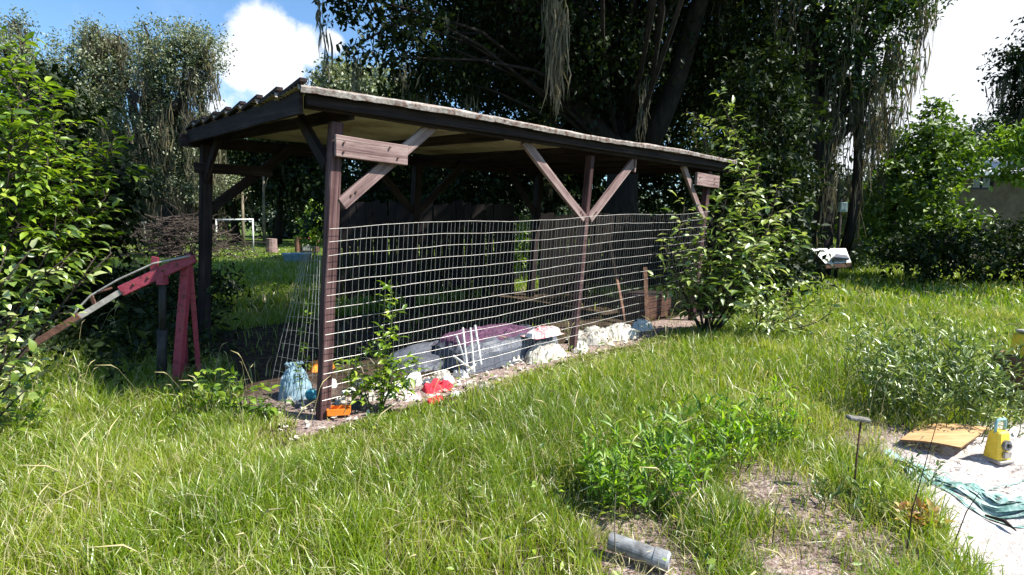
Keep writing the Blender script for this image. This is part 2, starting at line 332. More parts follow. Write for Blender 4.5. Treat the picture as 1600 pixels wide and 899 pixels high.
class MB:
    def __init__(s): s.v = []; s.f = []
    def add(s, vs, fs):
        b = len(s.v); s.v += [tuple(x) for x in vs]; s.f += [tuple(i + b for i in f) for f in fs]; return s
    def hexa(s, c):  # 8 corners: bottom 4 ccw, top 4 ccw
        return s.add(c, [(0, 3, 2, 1), (4, 5, 6, 7), (0, 1, 5, 4), (1, 2, 6, 5), (2, 3, 7, 6), (3, 0, 4, 7)])
    def beam(s, p, q, wd, ht, up=Vector((0, 0, 1)), side=None):
        p = Vector(p); q = Vector(q); d = (q - p).normalized()
        x = (side if side is not None else d.cross(up)).normalized(); x = (x - d * x.dot(d)).normalized(); u = x.cross(d).normalized()
        c = []
        for e in (p, q):
            for (i, j) in ((-1, -1), (1, -1), (1, 1), (-1, 1)): c.append(e + x * i * wd / 2 + u * j * ht / 2)
        return s.hexa(c)
    def box(s, c, sx, sy, sz, rz=0.0):
        c = Vector(c); r = Matrix.Rotation(rz, 3, 'Z'); cs = []
        for k in (-1, 1):
            for (i, j) in ((-1, -1), (1, -1), (1, 1), (-1, 1)): cs.append(c + r @ Vector((i * sx / 2, j * sy / 2, k * sz / 2)))
        return s.hexa(cs)
    def tube(s, pts, rad, n=6, cap=True):
        pts = [Vector(p) for p in pts]; k = len(pts)
        if isinstance(rad, (int, float)): rad = [rad] * k
        b = []; prev = None
        for i, p in enumerate(pts):
            d = (pts[min(i + 1, k - 1)] - pts[max(i - 1, 0)]).normalized()
            x = prev if prev is not None else (Vector((0, 0, 1)) if abs(d.z) < .9 else Vector((1, 0, 0)))
            x = (x - d * x.dot(d)).normalized(); prev = x; y = d.cross(x)
            b += [p + (x * cos(2 * pi * j / n) + y * sin(2 * pi * j / n)) * rad[i] for j in range(n)]
        f = []
        for i in range(k - 1):
            for j in range(n): f.append((i * n + j, i * n + (j + 1) % n, (i + 1) * n + (j + 1) % n, (i + 1) * n + j))
        if cap: f.append(tuple(range(n))[::-1]); f.append(tuple((k - 1) * n + j for j in range(n)))
        return s.add(b, f)
    def mesh(s, name='m'):
        me = bpy.data.meshes.new(name); me.from_pydata(s.v, [], s.f); me.update(); return me
    def build(s, name, m, parent=None, smooth=False, bevel=0.0):
        me = s.mesh(name)
        if bevel:
            bm = bmesh.new(); bm.from_mesh(me)
            bmesh.ops.bevel(bm, geom=list(bm.edges), offset=bevel, segments=1, affect='EDGES'); bm.to_mesh(me); bm.free()
        return link(name, me, m, parent, smooth)

def np_mesh(name, V, F, tint=None, extra=None):
    """V (n,3); F (m,k) of uniform size; tint per face"""
    me = bpy.data.meshes.new(name); V = np.asarray(V, np.float32); F = np.asarray(F, np.int32)
    me.vertices.add(len(V)); me.vertices.foreach_set('co', V.ravel())
    k = F.shape[1]; me.loops.add(F.size); me.loops.foreach_set('vertex_index', F.ravel())
    me.polygons.add(len(F)); me.polygons.foreach_set('loop_start', np.arange(0, F.size, k, dtype=np.int32))
    try: me.polygons.foreach_set('loop_total', np.full(len(F), k, np.int32))
    except Exception: pass
    me.update(calc_edges=True)
    if tint is not None:
        a = me.attributes.new('tint', 'FLOAT', 'FACE'); a.data.foreach_set('value', np.asarray(tint, np.float32))
    return me

def unit(a): return a / (np.linalg.norm(a, axis=-1, keepdims=True) + 1e-9)
# simple folded leaf, 4 verts / 2 tris ; and the near leaf of 8 verts
LV = np.array([(0, 0, 0), (-.5, .45, .10), (0, 1, -.12), (.5, .45, .10)]); LF = np.array([(0, 1, 2), (0, 2, 3)])
NV = np.array([(0, 0, 0), (-.42, .30, .07), (0, .33, .0), (.42, .30, .07), (-.40, .62, .05), (0, .66, -.05), (.40, .62, .05), (0, 1.0, -.20)])
NF = np.array([(0, 2, 1), (0, 3, 2), (1, 2, 5), (1, 5, 4), (2, 3, 6), (2, 6, 5), (4, 5, 7), (5, 6, 7)])
def leaves_mesh(name, C, D, Nn, L, Wd, tint, near=False, fold=1.0):
    PV, PF = (NV, NF) if near else (LV, LF)
    D = unit(D); X = unit(np.cross(D, Nn)); Z = np.cross(X, D)
    V = (C[:, None, :] + X[:, None, :] * (PV[None, :, 0, None] * Wd[:, None, None]) + D[:, None, :] * (PV[None, :, 1, None] * L[:, None, None])
         + Z[:, None, :] * (PV[None, :, 2, None] * fold * L[:, None, None]))
    F = (PF[None] + (np.arange(len(C)) * len(PV))[:, None, None]).reshape(-1, 3)
    return np_mesh(name, V.reshape(-1, 3), F, np.repeat(tint, len(PF)))
def rdir(n): return unit(rng.normal(size=(n, 3)))

def crown_arrays(ells, dens, per, spread, L, ratio=.55, shell=.55, droop=.35, out=False):
    Cs, Ds, Ns, Ls, Ts = [], [], [], [], []
    for (c, r) in ells:
        c = np.array(c); r = np.array(r, float) if np.ndim(r) else np.array([r, r, r * .8])
        n = max(3, int(dens * (r[0] * r[1] * r[2]) ** (2 / 3)))
        u = rdir(n) * (shell + (1 - shell) * rng.random((n, 1))) * (1 + .22 * rng.normal(size=(n, 1)).clip(-1, 1))
        cc = c + u * r
        axis = unit(u * r + rdir(n) * .7 + np.array([0, 0, .1]))
        cl_t = rng.random(n)
        k = per
        cen = np.repeat(cc, k, 0); ax = np.repeat(axis, k, 0)
        s = rng.random((n * k, 1))
        pos = cen + ax * (s - .4) * spread * 1.5 + rng.normal(size=(n * k, 3)) * spread * .34
        d = unit(ax * .5 + rdir(n * k) + np.array([0, 0, -droop])); nn = unit(rdir(n * k) * .8 + np.array([0, 0, 1.0]) + (ax * .3))
        Cs.append(pos); Ds.append(d); Ns.append(nn); Ls.append(L * (.65 + .7 * rng.random(n * k)))
        Ts.append(np.clip(np.repeat(cl_t, k) * .45 + rng.random(n * k) * .55, 0, 1))
    C = np.concatenate(Cs); D = np.concatenate(Ds); Nn = np.concatenate(Ns); L_ = np.concatenate(Ls); T = np.concatenate(Ts)
    return C, D, Nn, L_, L_ * ratio, T

def moss_mesh(name, pts, lens, strands, rad, wd=.03):
    """hanging curtains of thin tapering strips"""
    Vs = []; Fs = []; T = []; b = 0
    for p, ln in zip(pts, lens):
        n = int(strands * rng.uniform(.5, 1.6)); p = np.array(p); t0 = rng.random()
        for _ in range(n * 2):
            s0 = rng.random() ** 1.3 * .72; rr_ = rad * (1 - s0) ** .8
            o = rng.normal(size=3) * rr_ * np.array([.8, .8, .3]); l = ln * (.22 + .30 * rng.random()) ; a = rng.random() * pi
            w_ = wd * (.35 + .8 * rng.random()); dx, dy = cos(a) * w_, sin(a) * w_
            top = p + o - np.array([0, 0, s0 * ln]); k = 4
            off = np.cumsum(rng.normal(size=(k, 2)) * .045 * (l + .15), axis=0)
            ws = (.35, 1.0, .7, .0)
            for i in range(k):
                q = i / (k - 1)
                c = top + np.array([off[i, 0] - o[0] * .4 * q, off[i, 1] - o[1] * .4 * q, -l * q])
                Vs.append(c - np.array([dx, dy, 0]) * (ws[i] + .06)); Vs.append(c + np.array([dx, dy, 0]) * (ws[i] + .06))
            for i in range(k - 1): Fs.append((b + 2 * i, b + 2 * i + 1, b + 2 * i + 3, b + 2 * i + 2)); T.append(min(1, t0 * .5 + rng.random() * .5))
            b += 2 * k
    return np_mesh(name, np.array(Vs), np.array(Fs), np.array(T))

def curve_pts(p, q, k=6, wob=.1, sag=0.0, rise=0.0):
    p = Vector(p); q = Vector(q); L = (q - p).length; out = []
    o = [Vector(rng.normal(size=3)) * wob * L for _ in range(2)]
    for i in range(k):
        t = i / (k - 1)
        out.append(p.lerp(q, t) + o[0] * sin(pi * t) * .6 + o[1] * sin(2 * pi * t) * .4 + Vector((0, 0, (rise - sag) * sin(pi * t))))
    return out

def tree(name, label, cat, base, trunk_top, tr, ells, leafm, dens=60, per=20, spread=.35, L=.15, ratio=.55, moss=None, limbs=True, group=None, bark='bark', shell=.55, extra_trunks=(), limb_r=None, droop=.35):
    base = Vector(base); base.z = Hs(base.x, base.y) - .05
    root = thing(name, label, cat, base, group)
    m = MB(); tp = curve_pts(base, trunk_top, 7, .04)
    m.tube(tp, [tr * (1.45 if i == 0 else 1.1 if i == 1 else 1 - .07 * i) for i in range(7)], 9)
    m.build('trunk', M[bark], root, True)
    for (a, b_, r_) in extra_trunks:
        MB().tube(curve_pts(a, b_, 6, .05), [r_ * (1.2 - .12 * i) for i in range(6)], 8).build('limb', M[bark], root, True)
    if limbs:
        lm = MB(); lr = limb_r or tr * .45
        for (c, r) in ells:
            t = random.choice(tp[3:]); c = Vector(c)
            lm.tube(curve_pts(t, c, 6, .07, rise=.25), [lr * (1 - .15 * i) for i in range(6)], 6)
            rr = r if not np.ndim(r) else max(r)
            for _ in range(3):
                e = c + Vector(rdir(1)[0]) * rr * .8
                lm.tube(curve_pts(c, e, 4, .1), [lr * .28, lr * .2, lr * .12, .01], 4)
        tag(lm.build('limbs', M[bark], root, True), kind='stuff').name = 'branches'
    arr = crown_arrays(ells, dens, per, spread, L, ratio, shell, droop)
    link('crown', leaves_mesh('crown', *arr), M[leafm], root)
    if moss:
        pts, lens, strands, rad, wd = moss
        tag(link('hanging_moss', moss_mesh('moss', pts, lens, strands, rad, wd), M['moss'], root), kind='stuff')
    return root
def ell(px, py, Y, r, dz=0): return (P(px, py, Y) + Vector((0, 0, dz)), r)
def moss_in(ells, n, lmin, lmax):
    pts = []; lens = []
    for _ in range(n):
        c, r = random.choice(ells); rr = r if not np.ndim(r) else r[0]
        d = rdir(1)[0]; d[2] = -abs(d[2]) * .6
        pts.append(Vector(c) + Vector(d) * rr * .9); lens.append(random.uniform(lmin, lmax))
    return pts, lens

# ------------------------------------------------------------------ ground
def axis(lim, fine, step, growth=1.13):
    v = [0.0]; s = step
    while v[-1] < lim:
        v.append(v[-1] + s)
        if v[-1] > fine: s *= growth
    return np.array(v)
ax = axis(420, 6.5, .055); xs = np.concatenate([-ax[::-1], ax[1:]])
ys = np.concatenate([-axis(60, .1, .3)[::-1][:-1], axis(420, 11, .055)])
XX, YY = np.meshgrid(xs, ys); ZZ = H(XX, YY)
nx, ny = len(xs), len(ys)
idx = np.arange(nx * ny).reshape(ny, nx)
F = np.stack([idx[:-1, :-1], idx[:-1, 1:], idx[1:, 1:], idx[1:, :-1]], -1).reshape(-1, 4)
gm = np_mesh('ground', np.stack([XX, YY, ZZ], -1).reshape(-1, 3), F)
def put_attr(me, n, v):
    a = me.attributes.new(n, 'FLOAT', 'POINT'); a.data.foreach_set('value', v.ravel().astype(np.float32))
put_attr(gm, 'sand', sand_mask(XX, YY))
sm = shed_mask(XX, YY).astype(float)
put_attr(gm, 'dirt', np.maximum(dirt_mask(XX, YY) * 1.0, sm * (.0 + .8 * (shed_ab(XX, YY)[1] < .35))))
put_attr(gm, 'lawn', np.clip((np.hypot(XX, YY) - 9) / 6, 0, 1) * (1 - sm))
g = link('ground', gm, M['ground'], None, True); tag(g, kind='structure', label='rough sandy soil under grass, running back to the trees')

# ------------------------------------------------------------------ grass
def grass(n, ymin, ymax, hmin, hmax, wd, seg, power=1.0, xpad=1.12, seed=0):
    # area-uniform in a wedge somewhat wider than what the photo sees
    u = rng.random(n); y = (ymin ** 2 + (ymax ** 2 - ymin ** 2) * u ** power) ** .5
    x = (rng.random(n) * 2 - 1) * (y * xpad + .6)
    s = sand_mask(x, y); d = dirt_mask(x, y); sh = shed_mask(x, y)
    ok = (rng.random(n) > s * 1.25) & (rng.random(n) > d * .88) & (~sh | (rng.random(n) < .015))
    dens = fb(x, y, 1.3, 21); ok &= rng.random(n) < .45 + 1.1 * dens
    x, y, s, d, sh = x[ok], y[ok], s[ok], d[ok], sh[ok]; n = len(x)
    z = H(x, y)
    tall = fb(x, y, .8, 22); tuft = vnoise(x, y, 4.5, 23)
    h = (hmin + (hmax - hmin) * np.clip(tall * .8 + tuft * .55 - .3, 0, 1)) * (.55 + .75 * rng.random(n))
    h *= (1 - .55 * np.clip(d * 1.5, 0, 1)) * (1 - .5 * s)
    sa_, sb_ = shed_ab(x, y); h *= np.where((sa_ > -.6) & (sa_ < 6.5) & (sb_ < 0), np.clip(.34 + (-sb_ - .30) * .9, .34, 1), 1)
    az = rng.random(n) * 2 * pi + 0; lean = np.abs(rng.normal(size=n)) * .32 + .14
    straw = rng.random(n); patch = fb(x, y, .9, 24)
    t = np.clip(.20 + .55 * (patch - .15) + rng.normal(size=n) * .12, 0, .72)
    t = np.where(straw > .84 - .35 * d - .12 * (patch > .62), .82 + .18 * rng.random(n), t)
    flat = straw > .975; lean = np.where(flat, 1.1, lean)
    dirx, diry = np.cos(az), np.sin(az); fx, fy = -diry, dirx
    # face the blade partly to random directions
    fa = rng.random(n) * pi; fx, fy = np.cos(fa), np.sin(fa)
    wv = wd * (.6 + .8 * rng.random(n))
    levels = ([0, .45, .8, 1.0] if seg == 3 else [0, .55, 1.0])
    rows = []
    for i, q in enumerate(levels):
        off = h * lean * q ** 2 * 1.15; zz = z + h * q * (1 - .35 * lean * q * q) - .01
        ww = wv * (1.0, .85, .6, 0)[i] if seg == 3 else wv * (1.0, .8, 0)[i]
        cx = x + dirx * off; cy = y + diry * off
        if i < len(levels) - 1:
            rows.append(np.stack([cx - fx * ww, cy - fy * ww, zz], -1)); rows.append(np.stack([cx + fx * ww, cy + fy * ww, zz], -1))
        else: rows.append(np.stack([cx, cy, zz], -1))
    V = np.stack(rows, 1); k = V.shape[1]
    if seg == 3: f = np.array([(0, 1, 3), (0, 3, 2), (2, 3, 5), (2, 5, 4), (4, 5, 6)])
    else: f = np.array([(0, 1, 3), (0, 3, 2), (2, 3, 4)])
    F = (f[None] + (np.arange(n) * k)[:, None, None]).reshape(-1, 3)
    return V.reshape(-1, 3), F, np.repeat(t, len(f))
parts = [grass(140000, .9, 4.2, .08, .34, .0025, 3), grass(150000, 4.0, 9, .10, .36, .0046, 2), grass(90000, 8.8, 20, .12, .36, .012, 2), grass(45000, 19.5, 42, .05, .16, .03, 2, xpad=1.0)]
Vs = []; Fs = []; Ts = []; b = 0
for V, F_, T in parts: Vs.append(V); Fs.append(F_ + b); Ts.append(T); b += len(V)
gr = link('grass', np_mesh('grass', np.concatenate(Vs), np.concatenate(Fs), np.concatenate(Ts)), M['grass'])
tag(gr, 'knee high bright green and straw coloured grass over the whole yard', 'grass', kind='stuff')

# low broad leaved plants in drifts between the blades
n_ = 26000; yy_ = (1.2 ** 2 + (16 ** 2 - 1.2 ** 2) * rng.random(n_)) ** .5 ; xx_ = (rng.random(n_) * 2 - 1) * (yy_ * 1.1 + .6)
k_ = (fb(xx_, yy_, 1.1, 41) > .56) & (sand_mask(xx_, yy_) < .2) & ~shed_mask(xx_, yy_) & (rng.random(n_) > dirt_mask(xx_, yy_) * .6); xx_, yy_ = xx_[k_], yy_[k_]; n_ = len(xx_)
C_ = np.stack([xx_, yy_, H(xx_, yy_) + .03 + .16 * rng.random(n_)], -1); D_ = rdir(n_) * np.array([1, 1, .35]); Nn_ = unit(rdir(n_) * .7 + np.array([0, 0, 1.0])); L__ = .018 + .026 * rng.random(n_) + .004 * yy_
tag(link('ground_cover', leaves_mesh('ground_cover', C_, D_, Nn_, L__, L__ * .5, rng.random(n_)), M['bright_leaf']), 'low broad leaved weeds drifting through the grass', 'ground cover', kind='stuff')
# brown thatch lying under the blades
n_ = 26000; yy_ = (1.0 + (8 ** 2 - 1.0) * rng.random(n_)) ** .5; xx_ = (rng.random(n_) * 2 - 1) * (yy_ * 1.1 + .6)
k_ = (fb(xx_, yy_, .9, 44) > .42) & (sand_mask(xx_, yy_) < .6) & ~shed_mask(xx_, yy_); xx_, yy_ = xx_[k_], yy_[k_]; n_ = len(xx_)
C_ = np.stack([xx_, yy_, H(xx_, yy_) + .015 + .13 * rng.random(n_) ** 1.5], -1); D_ = rdir(n_) * np.array([1, 1, .5]); Nn_ = unit(rdir(n_) + np.array([0, 0, .6])); L__ = .05 + .09 * rng.random(n_)
tag(link('thatch', leaves_mesh('thatch', C_, D_, Nn_, L__, np.full(n_, .0028) + .0006 * yy_, .8 + .2 * rng.random(n_), fold=.08), M['grass']), 'dead straw coloured thatch tangled in the grass', 'thatch', kind='stuff')

sh_ = MB()
for _ in range(420):
    y0_ = (1.6 ** 2 + (9 ** 2 - 1.6 ** 2) * random.random()) ** .5; x0_ = random.uniform(-1, 1) * y0_ * 1.05
    if sand_mask(np.array([x0_]), np.array([y0_]))[0] > .3 or shed_mask(np.array([x0_]), np.array([y0_]))[0]: continue
    z0_ = Hs(x0_, y0_); h_ = random.uniform(.28, .58); a_ = random.random() * 6.28; l_ = h_ * random.uniform(.15, .6); p_ = Vector((x0_, y0_, z0_))
    dv = Vector((cos(a_), sin(a_), 0)) * l_; rr_ = .0011 + .0001 * y0_
    sh_.tube([p_, p_ + dv * .2 + Vector((0, 0, h_ * .5)), p_ + dv * .6 + Vector((0, 0, h_ * .88))], [rr_, rr_, rr_ * .7], 3, False)
    sh_.tube([p_ + dv * .6 + Vector((0, 0, h_ * .88)), p_ + dv * .75 + Vector((0, 0, h_ * .95)), p_ + dv * 1.1 + Vector((0, 0, h_))], [rr_ * .7, rr_ * 3.2, rr_ * .6], 4, False)
tag(sh_.build('seed_heads', M['seed']), 'thin seed stalks nodding above the grass', 'grass seed heads', kind='stuff')

# ------------------------------------------------------------------ the shed
shed = thing('pole_shed', 'open sided dark timber shed with flat corrugated metal roof over wire fencing', 'shed', S0.copy())
def add_beam(name, p, q, wd, ht, m, side=None, up=Vector((0, 0, 1)), bevel=.004, root=None):
    root = root or shed; p = Vector(p); q = Vector(q); L = (q - p).length; d = (q - p) / L
    x = (side if side is not None else d.cross(up)); x = (x - d * x.dot(d)).normalized(); u = x.cross(d).normalized()
    n = max(2, int(L / .35)); V = []; F = []; o1 = random.uniform(-.003, .003); bow = random.uniform(-.006, .006)
    for i in range(n + 1):
        t = i / n; e1, e2 = random.uniform(-.0025, .0025), random.uniform(-.0025, .0025)
        for (a_, b_) in ((-1, -1), (1, -1), (1, 1), (-1, 1)):
            V.append((t * L + (random.uniform(-.004, .004) if i in (0, n) else 0), a_ * wd / 2 + e1 + bow * sin(pi * t), b_ * ht / 2 + e2))
    for i in range(n):
        for j in range(4): F.append((i * 4 + j, i * 4 + (j + 1) % 4, (i + 1) * 4 + (j + 1) % 4, (i + 1) * 4 + j))
    F += [(3, 2, 1, 0), tuple(n * 4 + j for j in range(4))]
    me = bpy.data.meshes.new(name); me.from_pydata(V, [], F); me.update()
    bm = bmesh.new(); bm.from_mesh(me); bmesh.ops.recalc_face_normals(bm, faces=bm.faces)
    bmesh.ops.bevel(bm, geom=[e for e in bm.edges if len(e.link_faces) == 2 and e.calc_face_angle(0) > .8], offset=min(bevel, ht * .2, wd * .2), segments=1, affect='EDGES'); bm.to_mesh(me); bm.free()
    me.materials.append(M[m]); o = bpy.data.objects.new(name, me); col.objects.link(o); o.parent = root
    o.matrix_basis = Matrix.Translation(p - parent_world(root)) @ Matrix(((d.x, x.x, u.x, 0), (d.y, x.y, u.y, 0), (d.z, x.z, u.z, 0), (0, 0, 0, 1)))
    return o
PA = [0.0, 3.17, 6.12]; DEP = 3.65
for i, a in enumerate(PA):
    for b_ in (0.0, DEP):
        zb = Hs(*S(a, b_, 0).xy) - .1
        sz = .092 if b_ == 0 else .13
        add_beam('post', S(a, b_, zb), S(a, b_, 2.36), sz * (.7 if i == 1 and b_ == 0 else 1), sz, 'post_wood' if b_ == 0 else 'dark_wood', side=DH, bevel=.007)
# headers, rakes, rafters
add_beam('header_beam', S(-.28, -.085, 2.465), S(6.52, -.085, 2.420), .045, .095, 'dark_wood', side=WH)
add_beam('header_beam', S(-.28, DEP + .09, 2.40), S(6.52, DEP + .09, 2.40), .045, .15, 'dark_wood', side=WH)
add_beam('fascia_board', S(-.30, -.150, 2.482), S(6.55, -.150, 2.468), .025, .10, 'dark_wood', side=WH)
add_beam('rake_board', S(-.325, -.13, 2.445), S(-.175, DEP + .12, 2.445), .03, .155, 'dark_wood', side=DH)
add_beam('rake_board', S(6.55, -.13, 2.44), S(6.55, DEP + .12, 2.44), .03, .15, 'dark_wood', side=DH)
for a in (0.02, 1.62, 3.2, 4.05, 4.85, 5.5, 6.12):
    add_beam('rafter', S(a + .085, -.06, 2.44), S(a + .085, DEP + .05, 2.44), .045, .10, 'dark_wood', side=DH)
# knee braces: front row
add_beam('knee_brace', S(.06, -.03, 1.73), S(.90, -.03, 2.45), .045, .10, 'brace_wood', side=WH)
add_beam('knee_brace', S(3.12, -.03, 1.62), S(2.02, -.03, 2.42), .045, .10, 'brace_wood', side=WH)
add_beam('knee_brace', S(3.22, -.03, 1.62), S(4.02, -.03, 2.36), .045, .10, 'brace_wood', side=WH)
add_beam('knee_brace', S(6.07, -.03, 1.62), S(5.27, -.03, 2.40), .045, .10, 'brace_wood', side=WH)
add_beam('knee_brace', S(-.03, .05, 2.03), S(-.03, .62, 2.44), .05, .10, 'dark_wood', side=DH)
# rear row
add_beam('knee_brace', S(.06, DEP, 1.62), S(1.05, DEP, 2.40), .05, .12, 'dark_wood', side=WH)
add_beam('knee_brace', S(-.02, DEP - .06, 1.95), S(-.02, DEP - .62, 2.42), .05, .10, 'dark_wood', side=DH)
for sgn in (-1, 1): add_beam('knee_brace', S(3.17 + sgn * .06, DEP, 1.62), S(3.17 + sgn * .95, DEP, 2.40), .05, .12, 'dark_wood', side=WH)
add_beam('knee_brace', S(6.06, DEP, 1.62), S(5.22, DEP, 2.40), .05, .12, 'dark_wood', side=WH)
# splice boards
add_beam('cross_board', S(-.04, -.095, 2.175), S(.60, -.095, 2.150), .04, .165, 'brace_wood', side=WH)
add_beam('cross_board', S(5.58, -.095, 2.22), S(6.30, -.095, 2.20), .04, .19, 'brace_wood', side=WH)
add_beam('cross_board', S(-.16, DEP - .10, 2.09), S(.78, DEP - .10, 2.09), .04, .13, 'dark_wood', side=WH)
add_beam('blocking', S(4.02, -.055, 2.42), S(4.02, -.055, 2.22), .04, .03, 'brace_wood', side=WH)
bolt_me = MB().tube([(0, 0, 0), (0, 0, .010)], .009, 7).mesh('bolt'); bolt_me.materials.append(M['rust'])
for (a_, b__, z_) in ((.02, -.118, 2.20), (.02, -.118, 2.13), (.42, -.118, 2.20), (.50, -.118, 2.12), (.13, -.056, 1.80), (.17, -.056, 1.83), (3.06, -.056, 1.67), (3.03, -.056, 1.70), (3.28, -.056, 1.67), (3.31, -.056, 1.70), (5.65, -.118, 2.24), (6.12, -.118, 2.24), (6.12, -.118, 2.17)):
    o = bpy.data.objects.new('bolt', bolt_me); col.objects.link(o); o.parent = shed; o.location = S(a_, b__, z_) - S0; o.rotation_euler = (-WH).to_track_quat('Z', 'Y').to_euler()
# lapped corrugated sheets, each running the length of the shed
def roof_sheet(b0, b1, rise):
    na = 34; nb = 22; A = np.linspace(-.37, 6.58, na); B = np.linspace(0, 1, nb)
    top = []; V = []
    bump = rng.normal(size=(na,)) * .003
    for i, a0_ in enumerate(A):
        for j, q in enumerate(B):
            a = a0_ + (.15 * (1 - i / (na - 1))) * (b0 + (b1 - b0) * q) / DEP
            b_ = b0 + (b1 - b0) * q + random.uniform(-.0015, .0015)
            z = 2.522 + rise * (1 - q) + .011 * sin(q * 2 * pi * 7) + bump[i] + .010 * sin(a * 1.7 + b0)
            if j == 0: z -= .03
            V.append(S(a, b_, z))
    n = len(V); V += [v + Vector((0, 0, .0025)) for v in V]
    F = []
    for i in range(na - 1):
        for j in range(nb - 1):
            q = (i * nb + j, i * nb + j + 1, (i + 1) * nb + j + 1, (i + 1) * nb + j); F.append(q); F.append(tuple(x + n for x in q[::-1]))
    return V, F, n
m_under, ntu = mat('roof_sheet')
def roof_mat():
    nt = ntu; tc = nt.nodes.new('ShaderNodeTexCoord'); ge = nt.nodes.new('ShaderNodeNewGeometry')
    nz = N(nt, 'ShaderNodeTexNoise', Scale=6.0, Detail=8.0, Roughness=.7); nt.links.new(tc.outputs['Object'], nz.inputs['Vector'])
    nf = N(nt, 'ShaderNodeTexNoise', Scale=1.6, Detail=6.0, Roughness=.6); nt.links.new(tc.outputs['Object'], nf.inputs['Vector'])
    topc = ramp(nt, nz.outputs['Fac'], [(.30, (.12, .05, .03)), (.45, (.30, .24, .20)), (.62, (.50, .47, .43)), (.8, (.2, .15, .12))])
    und = ramp(nt, nf.outputs['Fac'], [(.34, (.24, .19, .11)), (.46, (.40, .36, .22)), (.62, (.52, .48, .32))])
    sp = nt.nodes.new('ShaderNodeSeparateXYZ'); nt.links.new(ge.outputs['True Normal'], sp.inputs[0])
    lt = mth(nt, 'LESS_THAN', sp.outputs['Z'], 0.0)
    x = nt.nodes.new('ShaderNodeMix'); x.data_type = 'RGBA'; nt.links.new(lt, x.inputs['Factor']); nt.links.new(topc, x.inputs[6]); nt.links.new(und, x.inputs[7])
    p = nt.nodes.new('ShaderNodeBsdfPrincipled'); nt.links.new(x.outputs[2], p.inputs['Base Color']); p.inputs['Roughness'].default_value = .6
    o = nt.nodes.new('ShaderNodeOutputMaterial'); nt.links.new(p.outputs[0], o.inputs[0])
roof_mat()
nsh = 8; bw = (DEP + .36) / nsh
for k in range(nsh):
    b0 = -.21 + k * bw
    V, F, n = roof_sheet(b0, b0 + bw + .03, .042)
    me = bpy.data.meshes.new('roof_sheet'); me.from_pydata([tuple(v) for v in V], [], F); me.update()
    link('roof_sheet', me, m_under, shed, True)
# rolled drip edge along the front eave with its rust
V = []; F = []
prof = [(-.215, 2.535), (-.222, 2.550), (-.215, 2.562), (-.19, 2.566), (-.19, 2.560), (-.207, 2.556), (-.212, 2.547), (-.207, 2.537)]
prof = [(b - (.012), z if z > 2.545 else z - .022) for b, z in prof]
na = 120; A = np.linspace(-.37, 6.58, na)
for a in A:
    jz = random.uniform(-.004, .004) + .010 * sin(a * 1.7 - .21)
    for (b_, z) in prof: V.append(S(a, b_ + random.uniform(-.002, .002), z + jz))
for i in range(na - 1):
    for j in range(8): F.append((i * 8 + j, i * 8 + (j + 1) % 8, (i + 1) * 8 + (j + 1) % 8, (i + 1) * 8 + j))
mb = MB(); mb.add(V, F); mb.build('drip_edge', M['roof_edge'], shed)
for a in (-.345, 6.56):  # capped rake trim, stepping with the sheets
    pts = []
    for k in range(nsh):
        b0 = -.21 + k * bw
        MB().beam(S(a + (.15 * b0 / DEP if a < 0 else 0), b0 - .02, 2.590), S(a + (.15 * (b0 + bw) / DEP if a < 0 else 0), b0 + bw * .90, 2.527), .05, .026, side=DH).build('rake_cap', M['dark_wood'], shed)

# ------------------------------------------------------------------ welded wire fence on the front of the shed
def topz(a): return 1.545 + .031 * a + .012 * sin(a * 2.1)
def botz(a): return .16 + .02 * a
wf = thing('wire_fence', 'welded wire mesh of long light strands fixed across the front of the shed', 'fence', S(0, -.1, 0))
NW = 14
for k in range(NW):
    pts = []; ph = random.random() * 6
    a1 = 6.16 if k < 9 else 6.16 - (k - 8) * .28
    for i in range(40):
        a = -.05 + (a1 + .05) * i / 39; t = k / (NW - 1)
        z = topz(a) * (1 - t) + botz(a) * t + .004 * sin(a * 2.3 + ph) + .0025 * sin(a * 7 + ph * 2) + random.gauss(0, .0016)
        pts.append(S(a, -.076 - .012 * sin(a * 2 + 1) ** 2, z))
    MB().tube(pts, .0020, 4).build('wire', M['wire'], wf)
vm_ = MB().tube([(0, 0, 0), (.002, 0, .33), (-.001, 0, .66), (0, 0, 1)], .0011, 4).mesh('wire_upright'); vm_.materials.append(M['wire_old'])
base = wf.location
for i in range(119):
    a = .06 + i * .0515
    o = bpy.data.objects.new('upright_wire', vm_); col.objects.link(o); o.parent = wf
    p = S(a, -.083 - .012 * sin(a * 2 + 1) ** 2, botz(a)); o.location = p - base
    hgt = topz(a) - botz(a); o.scale = (1, 1, hgt); q = (RACK.x, RACK.y)
    o.rotation_euler = (-q[1] * .9, q[0] * .9 + random.uniform(-.006, .006), 0)

lf = thing('mesh_panel', 'loose wire mesh panel leaning at the left end of the shed beside the near post', 'fence', OG(470, 640))
q = [P(474, 385, 5.0), P(499, 385, 4.55), P(424, 600, 5.0), P(498, 612, 4.42)]
def bl(s, t): return q[0].lerp(q[1], s).lerp(q[2].lerp(q[3], s), t)
for i in range(9): MB().tube([bl(i / 8, t / 6) + Vector((0, .02 * sin(t + i), 0)) for t in range(7)], .0022, 4).build('upright_wire', M['wire_old'], lf)
for i in range(11): MB().tube([bl(s / 5, i / 10) + Vector((0, .02 * sin(s + i), 0)) for s in range(6)], .0022, 4).build('wire', M['wire_old'], lf)

